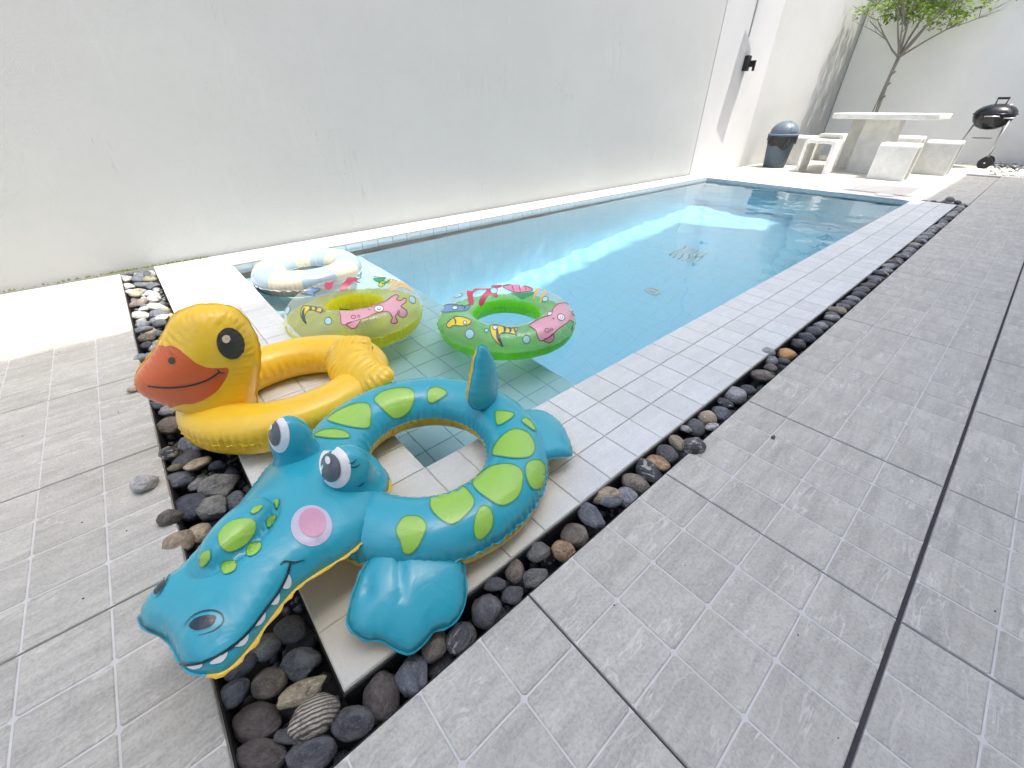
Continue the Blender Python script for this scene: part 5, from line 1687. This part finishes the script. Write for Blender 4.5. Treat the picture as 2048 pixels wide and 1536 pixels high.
# body spots
cb = tree_of([body])
spots = [
    from_crop([(298, 325), (330, 290), (400, 270), (460, 272), (485, 295), (480, 345), (450, 390), (400, 412), (365, 395), (325, 355)], (620, 660), 2.3267),
    from_crop([(545, 300), (555, 275), (585, 265), (620, 275), (638, 295), (615, 315), (575, 338), (552, 335)], (620, 660), 2.3267),
    from_crop([(80, 415), (130, 375), (200, 345), (260, 340), (282, 365), (282, 420), (270, 455), (215, 455), (140, 440)], (620, 660), 2.3267),
    from_crop([(20, 490), (60, 465), (120, 460), (170, 475), (182, 500), (120, 505), (60, 500)], (620, 660), 2.3267),
    from_crop([(862, 385), (880, 375), (930, 380), (950, 395), (925, 420), (885, 442), (868, 435)], (620, 660), 2.3267),
    from_crop([(848, 575), (870, 520), (915, 475), (960, 460), (1010, 475), (1040, 515), (1045, 560), (1020, 590), (960, 597), (895, 590)], (620, 660), 2.3267),
    from_crop([(757, 705), (790, 670), (840, 635), (900, 622), (950, 628), (985, 655), (990, 705), (970, 770), (925, 808), (880, 815), (820, 780), (775, 745)], (620, 660), 2.3267),
    from_crop([(1002, 635), (1025, 608), (1065, 605), (1092, 630), (1095, 670), (1080, 725), (1050, 742), (1025, 730), (1005, 685)], (620, 660), 2.3267),
    from_crop([(558, 800), (575, 765), (640, 740), (710, 730), (735, 745), (765, 795), (745, 840), (690, 890), (650, 903), (600, 875), (565, 835)], (620, 660), 2.3267),
    from_crop([(762, 900), (775, 850), (800, 818), (835, 828), (852, 870), (845, 920), (810, 965), (780, 973), (762, 945)], (620, 660), 2.3267),
    from_crop([(400, 935), (415, 895), (440, 868), (490, 865), (525, 880), (542, 915), (530, 955), (505, 1005), (470, 1040), (435, 1035), (420, 985)], (620, 660), 2.3267),
    from_crop([(985, 425), (1000, 408), (1030, 425), (1048, 460), (1045, 470), (1015, 450)], (620, 660), 2.3267),
]
for pl in spots:
    print_on('spot', body, cb, pl, M_cgreen, step=6)
    line_on('spot_outline', body, cb, pl, 2.6, M_cgreen_line, closed=True)
# legs
def leg_part(name, px, z0, N, H, region=None, step=0.010, seed=3.0, crease=()):
    c = [sum(p[0] for p in px) / len(px), sum(p[1] for p in px) / len(px)]
    f = Frame(on_z(c[0], c[1], z0), (1, 0, 0), N)
    out = [f.hit(x, y) for x, y in px]
    CR = [(Vector(f.hit(*a)), Vector(f.hit(*b_))) for a, b_ in crease]
    def ex_(u, v, s):
        e = 0.0
        for a, b_ in CR:
            p = Vector((u, v)); t = max(0, min(1, (p - a).dot(b_ - a) / (b_ - a).length_squared))
            q = (p - a.lerp(b_, t)).length
            e -= 0.010 * math.exp(-(q / 0.012) ** 2) * (1 - 0.6 * t)
        return e
    return pillow(name, croc, f, out, H, H * 0.8, step=step, mats=[M_teal, M_cyellow], region=region or (lambda u, v, s: 0 if s > 0 else 1), extra=ex_, pucker=0.22, lam=0.024, delta=0.014, seam=0.004, seed=seed)[0]
leg_part('leg', [(724, 1140), (712, 1170), (702, 1200), (694, 1240), (704, 1262), (732, 1280), (762, 1281), (786, 1296), (806, 1304), (822, 1306), (846, 1290), (866, 1264), (900, 1252), (924, 1222), (932, 1190), (930, 1150), (922, 1120), (880, 1100), (820, 1090), (760, 1100)], 0.050, (-0.05, -0.42, 1.0), 0.040, crease=[((800, 1120), (803, 1200)), ((735, 1190), (740, 1150))])
leg_part('leg', [(1030, 830), (1062, 822), (1092, 827), (1120, 848), (1137, 878), (1143, 910), (1120, 914), (1098, 918), (1070, 925), (1040, 890)], 0.078, (0.30, -0.12, 1.0), 0.032, seed=4.0)
leg_part('leg', [(800, 790), (812, 768), (845, 759), (885, 761), (912, 772), (900, 800), (850, 815)], 0.070, (0.0, 0.15, 1.0), 0.022, seed=5.0)
leg_part('leg', [(640, 1010), (600, 980), (560, 960), (570, 1010), (600, 1050)], 0.07, (-0.3, 0.1, 1.0), 0.02, seed=6.0)
# tail fin, standing up on the ring
ff = Frame(on_z(962, 770, 0.235), (0.98, 0.20, 0), Vector((0.20, -0.98, 0.12)))
fin_px = [(961, 690), (976, 700), (987, 725), (992, 760), (991, 790), (980, 815), (955, 820), (938, 806), (940, 775), (946, 745), (951, 715)]
pillow('tail_fin', croc, ff, [ff.hit(x, y) for x, y in fin_px], 0.030, 0.040, step=0.008, mats=[M_teal, M_cyellow], region=lambda u, v, s: 0 if s > 0 else 1, pucker=0.3, lam=0.022, delta=0.012, seam=0.003, seed=7.0)
fp = Frame(on_z(947, 765, 0.235), (0.5, 0.85, 0), Vector((-0.85, 0.40, 0.1)))
fy = [(955, 716), (962, 740), (958, 770), (948, 796), (937, 800), (938, 775), (944, 748), (950, 722)]
try:
    fr2 = Frame(on_z(947, 765, 0.235), RIGHT, -FWD * 0.6 + Vector((-0.7, 0.1, 0)))
    pillow('fin_lining', croc, fr2, [fr2.hit(x, y) for x, y in fy], 0.010, 0.010, step=0.006, mats=[M_cyellow], pucker=0.5, lam=0.02, delta=0.02, seam=0.0, seed=8.0)
except Exception as ex:
    print('fin lining', ex)

# ------------------------------------------------------------------ the duck ring
duck = empty('duck_float', (0, 0, 0), label='yellow duck swim ring with an orange beak lying on the white coping', cat='pool float')
dbody = torus_obj('ring_body', duck, (0, 0, 0), 0.2864, 0.0961, 0.856, (0.015, -0.052), e=0.908, rot=-0.2063, mats=[M_duck], pucker=0.0055, npk=84, seed=5.0, seam=0.0035)
DC = Vector((-0.2020, 0.6455, 0.0855))
for ch in list(duck.children):
    for v in ch.data.vertices: v.co += DC
df = Frame((-0.43, 0.66, 0.28), (-0.93, 0.37, 0), (-0.37, -0.93, 0.10))
duck_px = [(428, 608), (400, 609), (372, 616), (348, 630), (334, 652), (322, 676), (308, 700), (290, 722), (274, 744), (271, 762), (280, 776), (302, 790), (330, 800), (352, 806),
           (372, 812), (382, 830), (396, 855), (430, 868), (470, 862), (505, 842), (516, 812), (513, 790), (516, 762), (520, 730), (520, 700), (513, 672), (498, 645), (478, 622), (455, 611)]
dout = [df.hit(x, y) for x, y in duck_px]
beak_px = [(322, 684), (350, 691), (376, 703), (398, 717), (420, 726), (445, 729), (459, 730), (460, 741), (452, 757), (438, 774), (415, 789), (392, 798), (366, 803), (345, 806)]
beak_uv = [df.hit(x, y, 0.085 if 0 < i < 13 else 0.02) for i, (x, y) in enumerate(beak_px)]
# extend the cut lines to beyond the outline at both ends
b0 = Vector(beak_uv[0]) + (Vector(beak_uv[0]) - Vector(beak_uv[2])).normalized() * 0.05
b1 = Vector(beak_uv[-1]) + (Vector(beak_uv[-1]) - Vector(beak_uv[-3])).normalized() * 0.05
beak_poly = [tuple(b0)] + [tuple(q) for q in resample([(*p, 0) for p in beak_uv], 60, closed=False)]
beak_poly = [(p[0], p[1]) for p in beak_poly] + [tuple(b1), (b1.x + 0.4, b1.y - 0.02), (b0.x + 0.4, b0.y)]
_bp = [(p[0], p[1]) for p in beak_poly]
def beak_region(u, v, s):
    return 1 if inside_mask(_bp, np.array([u]), np.array([v]))[0] else 0
dhead, Hd = pillow('head', duck, df, dout, 0.125, 0.110, step=0.0085, mats=[M_duck, M_beak], cut=[beak_uv], region=beak_region, pucker=0.17, lam=0.021, delta=0.026, seam=0.004, seam_mat=M_duck, seed=9.0)
db = tree_of([dhead])
print_on('eye', dhead, db, ell(461, 687, 27, 32, -0.42, 20), M_duckeye, step=4, lift=0.0024)
print_on('eye_glint', dhead, db, ell(452, 678, 8.2, 8.5, -0.3), M_cream_print, lift=0.0028, step=4)
print_on('nostril', dhead, db, ell(344, 721, 7, 7), M_duckeye, step=4)
line_on('mouth_line', dhead, db, [(297, 772), (325, 775), (360, 774), (392, 768), (418, 758), (440, 743)], 3.4, M_ink, taper=False)
line_on('mouth_line', dhead, db, [(434, 737), (438, 743), (444, 746), (450, 745)], 2.6, M_ink, taper=True)
# tail wedge
t1 = on_z(742, 686, 0.215); t2 = on_z(781, 748, 0.175)
tc = Vector((0.035, 0.50, 0.105))
pts3 = [on_z(739, 677, 0.235), on_z(742, 702, 0.215), on_z(760, 724, 0.205), on_z(783, 742, 0.195), on_z(779, 772, 0.15), on_z(740, 800, 0.10), on_z(690, 795, 0.10), on_z(664, 762, 0.11), on_z(656, 722, 0.15), on_z(672, 690, 0.19), on_z(702, 676, 0.22)]
cc = sum(pts3, Vector()) / len(pts3)
A3 = np.array([tuple(p - cc) for p in pts3]); _, _, vt = np.linalg.svd(A3)
nrm = Vector(vt[2]); nrm = nrm if nrm.dot(CAM_O - cc) > 0 else -nrm
tf = Frame(cc, (1, 0, 0), nrm)
pillow('tail', duck, tf, [tf.uv(q) for q in pts3], 0.058, 0.060, step=0.009, mats=[M_duck], pucker=0.35, lam=0.03, delta=0.035, seam=0.003, seed=10.0)

# ------------------------------------------------------------------ three round rings on the water
M_cream = mat_vinyl('cream_vinyl', (0.53, 0.50, 0.385), 0.22, 0.12)
M_paleblue = mat_vinyl('pale_blue_vinyl', (0.31, 0.41, 0.46), 0.22, 0.12)
M_clearfin = mat_clear('milky_seam', (0.85, 0.9, 0.9), 0.5)
wr = empty('cream_swim_ring', (0, 0, 0), label='cream and pale blue segmented swim ring floating at the far corner of the shallow end', cat='swim ring')
def seg_m(u, v): return int(((u - math.radians(246)) / (2 * math.pi) * 10) % 10) % 2
torus_obj('ring_body', wr, (0, 0, 0), 0.268, 0.108, 0.88, (0.0, 0.0), mats=[M_paleblue, M_cream], matf=seg_m, pucker=0.0022, npk=70, seed=8.0, seam=0.010, seam_mat=M_clearfin, nu=430)
WC = Vector((0.385, 2.255, -0.002))
for ch in list(wr.children):
    for v in ch.data.vertices: v.co += WC

RP = dict(
    pink=mat_vinyl('coral_pink_print', (0.72, 0.38, 0.44)), red=mat_vinyl('crimson_print', (0.55, 0.05, 0.12)), rose=mat_vinyl('rose_print', (0.75, 0.30, 0.42)),
    green=mat_vinyl('leaf_green_print', (0.04, 0.34, 0.12)), yel=mat_vinyl('fish_yellow_print', (0.85, 0.68, 0.05)), orange=mat_vinyl('orange_coral_print', (0.85, 0.50, 0.10)),
    blue=mat_vinyl('blue_fish_print', (0.16, 0.32, 0.55)), bub=mat_vinyl('bubble_print', (0.40, 0.72, 0.75)), ink=mat_vinyl('dark_outline_print', (0.06, 0.09, 0.10)),
    maroon=mat_vinyl('maroon_outline_print', (0.25, 0.03, 0.07)), white=mat_vinyl('eye_white_print', (0.85, 0.85, 0.83)), lightyel=mat_vinyl('pale_yellow_print', (0.75, 0.70, 0.25)))
M_top = mat_clear('clear_vinyl', (0.90, 0.96, 0.93), 0.18, trans=(1, 1, 1))
def print_ring(name, label, C, R, r, rz, col, trans, items, off, sc):
    root = empty(name, (0, 0, 0), label=label, cat='swim ring')
    M_col = mat_clear(name + '_tinted_vinyl', col, 0.78, trans=trans)
    M_fin = mat_clear(name + '_fin', tuple(min(1, c * 0.7 + 0.3) for c in col), 0.45)
    def mf(u, v): return 1 if (math.sin(v) < 0.02 or (math.cos(v) < -0.35 and math.sin(v) < 0.50)) else 0
    b = torus_obj('ring_body', root, (0, 0, 0), R, r, rz, mats=[M_top, M_col], matf=mf, pucker=0.0030, npk=80, seed=C[0] * 9, seam=0.007, seam_mat=M_fin, nu=300, nv=64)
    for ch in list(root.children):
        for v in ch.data.vertices: v.co += Vector(C)
    bv = tree_of([b])
    for it in items:
        kind, pts, m = it[0], it[1], it[2]
        pts = from_crop(pts, off, sc)
        if kind == 'fill':
            print_on(it[4] if len(it) > 4 else 'print', b, bv, pts, RP[m], step=5, lift=0.0016)
            if len(it) > 3 and it[3]: line_on('print_outline', b, bv, pts, 1.6, RP[it[3]], closed=True, lift=0.0028)
        elif kind == 'top':
            print_on(it[4] if len(it) > 4 else 'print', b, bv, pts, RP[m], step=3, lift=0.0030)
            if len(it) > 3 and it[3]: line_on('print_outline', b, bv, pts, 1.3, RP[it[3]], closed=True, lift=0.0034)
        else:
            line_on('print_line', b, bv, pts, it[3], RP[m], lift=0.0030, taper=True)
    return root
OFF, SCL = (460, 440), 2.7676
E_ = ell
yellow_items = [
    ('fill', [(605, 500), (622, 493), (700, 495), (780, 478), (850, 455), (880, 438), (905, 420), (925, 416), (935, 425), (920, 440), (945, 448), (962, 435), (975, 440), (968, 460), (945, 478), (960, 490), (975, 502), (978, 525), (960, 540), (940, 535), (925, 520), (915, 535), (925, 560), (918, 570), (895, 572), (890, 560), (897, 540), (880, 512), (850, 508), (800, 520), (745, 545), (690, 560), (640, 580), (618, 575), (614, 555), (612, 530)], 'pink', 'maroon', 'squid_print'),
    ('fill', [(645, 575), (690, 560), (722, 552), (705, 585), (685, 602), (665, 595)], 'pink', 'maroon', 'squid_fin_print'),
    ('top', E_(824, 493, 26, 18, 0), 'white', 'maroon', 'eye_print'), ('top', E_(824, 493, 9, 9, 0), 'ink', None, 'pupil_print'),
    ('line', [(762, 492), (772, 500), (780, 496)], 'maroon', 1.6), ('top', E_(684, 539, 13, 9, 0), 'rose', 'maroon', 'sucker_print'), ('top', E_(714, 535, 6, 6, 0), 'rose', 'maroon', 'sucker_print'), ('top', E_(932, 510, 7, 7, 0), 'rose', 'maroon', 'sucker_print'),
    ('fill', [(395, 500), (405, 480), (430, 478), (470, 482), (510, 490), (525, 505), (500, 512), (450, 500), (430, 505), (415, 540), (425, 575), (405, 555), (392, 525)], 'yel', 'ink', 'fish_print'),
    ('line', [(412, 490), (405, 520), (412, 552), (424, 575)], 'ink', 6.0), ('line', [(440, 478), (448, 492), (440, 505)], 'ink', 4.5), ('line', [(468, 478), (478, 492), (472, 505)], 'ink', 4.5), ('line', [(495, 482), (512, 500), (500, 520)], 'ink', 4),
    ('top', E_(545, 561, 19, 20, 0), 'bub', 'ink', 'bubble_print'), ('top', E_(322, 502, 12, 22, 0.3), 'bub', 'ink', 'bubble_print'), ('top', E_(1008, 443, 16, 22, -0.6), 'bub', 'ink', 'bubble_print'), ('top', E_(710, 313, 17, 15, 0), 'bub', 'ink', 'bubble_print'),
    ('fill', [(525, 355), (545, 325), (590, 305), (640, 295), (690, 285), (745, 285), (748, 298), (720, 318), (700, 335), (720, 345), (712, 350), (690, 340), (665, 355), (640, 385), (615, 390), (606, 378), (625, 350), (650, 325), (610, 325), (575, 345), (565, 375), (550, 388), (530, 380)], 'red', None, 'coral_print'),
    ('fill', [(760, 300), (790, 288), (840, 286), (890, 292), (910, 305), (880, 318), (830, 320), (790, 312)], 'rose', 'maroon', 'flower_print'),
    ('line', [(790, 292), (805, 312)], 'maroon', 1.6), ('line', [(830, 288), (840, 316)], 'maroon', 1.6), ('line', [(865, 292), (872, 314)], 'maroon', 1.6),
    ('fill', [(795, 322), (840, 322), (885, 320), (915, 322), (890, 345), (865, 355), (850, 368), (825, 350), (800, 338)], 'green', None, 'leaf_print'),
    ('fill', [(822, 362), (835, 345), (848, 340), (858, 352), (852, 366), (835, 372)], 'yel', 'green', 'fish_print'),
    ('line', [(870, 365), (900, 345), (940, 335), (975, 345)], 'orange', 5), ('line', [(885, 385), (905, 360), (945, 352), (990, 372)], 'orange', 5), ('line', [(900, 395), (930, 372), (965, 370), (1010, 400)], 'orange', 4), ('line', [(860, 340), (900, 325), (950, 322), (990, 340)], 'orange', 4),
    ('fill', [(375, 395), (400, 378), (440, 370), (470, 380), (500, 382), (485, 395), (460, 405), (470, 420), (440, 415), (400, 408)], 'blue', 'ink', 'fish_print'),
    ('line', [(390, 385), (420, 392), (450, 388)], 'white', 2.2), ('line', [(330, 430), (350, 415), (375, 410)], 'lightyel', 3),
]
green_items = [
    ('fill', [(1658, 587), (1672, 572), (1720, 545), (1775, 525), (1790, 490), (1810, 470), (1835, 462), (1860, 462), (1885, 478), (1900, 500), (1890, 515), (1905, 530), (1918, 560), (1915, 590), (1905, 615), (1893, 600), (1898, 570), (1880, 556), (1862, 572), (1835, 590), (1810, 610), (1780, 640), (1745, 660), (1715, 668), (1700, 640), (1690, 610)], 'pink', 'maroon', 'squid_print'),
    ('fill', [(1735, 664), (1765, 648), (1788, 630), (1792, 655), (1775, 676), (1755, 678)], 'pink', 'maroon', 'squid_fin_print'),
    ('top', E_(1832, 540, 20, 17, 0.3), 'white', 'maroon', 'eye_print'), ('top', E_(1834, 541, 8, 8, 0), 'ink', None, 'pupil_print'), ('top', E_(1770, 520, 14, 10, -0.5), 'white', 'maroon', 'eye_print'),
    ('line', [(1782, 548), (1792, 545), (1790, 556)], 'maroon', 1.6), ('top', E_(1753, 612, 12, 10, 0), 'rose', 'maroon', 'sucker_print'), ('top', E_(1778, 606, 6, 6, 0), 'rose', 'maroon', 'sucker_print'),
    ('fill', [(1440, 590), (1455, 582), (1490, 584), (1540, 600), (1590, 600), (1582, 625), (1588, 645), (1570, 632), (1530, 625), (1500, 628), (1490, 650), (1500, 680), (1512, 700), (1480, 680), (1452, 645), (1442, 615)], 'yel', 'ink', 'fish_print'),
    ('line', [(1478, 600), (1482, 640), (1495, 672), (1510, 698)], 'ink', 6.5), ('line', [(1515, 588), (1522, 608), (1516, 625)], 'ink', 5), ('line', [(1545, 596), (1553, 610), (1548, 625)], 'ink', 4.5), ('line', [(1572, 600), (1580, 622), (1584, 642)], 'ink', 4), ('top', E_(1468, 597, 14, 11, 0), 'white', 'ink', 'eye_print'),
    ('top', E_(1328, 632, 24, 26, 0), 'bub', 'ink', 'bubble_print'), ('top', E_(1640, 662, 20, 22, 0), 'bub', 'ink', 'bubble_print'), ('top', E_(1420, 613, 11, 9, 0), 'bub', 'ink', 'bubble_print'), ('top', E_(1745, 440, 16, 14, -0.4), 'bub', 'ink', 'bubble_print'), ('top', E_(1460, 392, 20, 17, 0), 'bub', 'ink', 'bubble_print'), ('top', E_(1262, 420, 24, 10, -0.2), 'bub', 'ink', 'bubble_print'),
    ('fill', [(1200, 580), (1225, 552), (1262, 535), (1310, 545), (1335, 560), (1322, 580), (1285, 588), (1240, 585), (1215, 598)], 'yel', 'ink', 'fish_print'), ('line', [(1240, 545), (1250, 562), (1248, 580)], 'ink', 3), ('top', E_(1302, 570, 10, 9, 0), 'white', 'ink', 'eye_print'),
    ('fill', [(1165, 490), (1195, 472), (1240, 468), (1290, 478), (1325, 470), (1318, 495), (1290, 505), (1240, 508), (1195, 512), (1172, 508)], 'blue', 'ink', 'fish_print'), ('top', E_(1245, 488, 15, 10, 0), 'white', 'ink', 'eye_print'), ('line', [(1280, 470), (1300, 485), (1290, 500)], 'ink', 2.2),
    ('fill', [(1310, 395), (1335, 378), (1380, 368), (1440, 362), (1500, 360), (1505, 372), (1470, 385), (1485, 420), (1470, 430), (1440, 415), (1415, 440), (1400, 472), (1380, 474), (1378, 445), (1400, 410), (1420, 388), (1370, 390), (1345, 410), (1350, 455), (1340, 474), (1322, 465), (1315, 430)], 'red', None, 'coral_print'),
    ('fill', [(1510, 368), (1560, 358), (1620, 362), (1665, 378), (1675, 392), (1640, 398), (1590, 402), (1545, 390)], 'rose', 'maroon', 'flower_print'),
    ('line', [(1560, 362), (1572, 395)], 'maroon', 1.6), ('line', [(1600, 362), (1608, 398)], 'maroon', 1.6), ('line', [(1635, 370), (1640, 394)], 'maroon', 1.6),
    ('fill', [(1552, 402), (1600, 404), (1660, 400), (1690, 398), (1680, 415), (1650, 425), (1620, 440), (1590, 425)], 'green', None, 'leaf_print'),
    ('line', [(1680, 440), (1690, 410), (1700, 385), (1720, 378)], 'orange', 5), ('line', [(1718, 460), (1730, 425), (1745, 400), (1770, 392)], 'orange', 5), ('line', [(1700, 390), (1740, 385), (1790, 400)], 'orange', 4),
]
for nm, lab, C, R, r, rz, col, tr, items in (
    ('yellow_swim_ring', 'lemon yellow see-through swim ring with a pink squid print, floating behind the duck', (0.333, 1.300, 0.020), 0.260, 0.117, 1.0, (0.95, 0.93, 0.01), (0.98, 0.97, 0.52), yellow_items),
    ('green_swim_ring', 'lime green see-through swim ring with fish prints, floating alone in the middle', (0.956, 0.700, 0.0), 0.284, 0.108, 0.86, (0.22, 0.88, 0.02), (0.66, 0.98, 0.48), green_items)):
    print_ring(nm, lab, C, R, r, rz, col, tr, items, OFF, SCL)
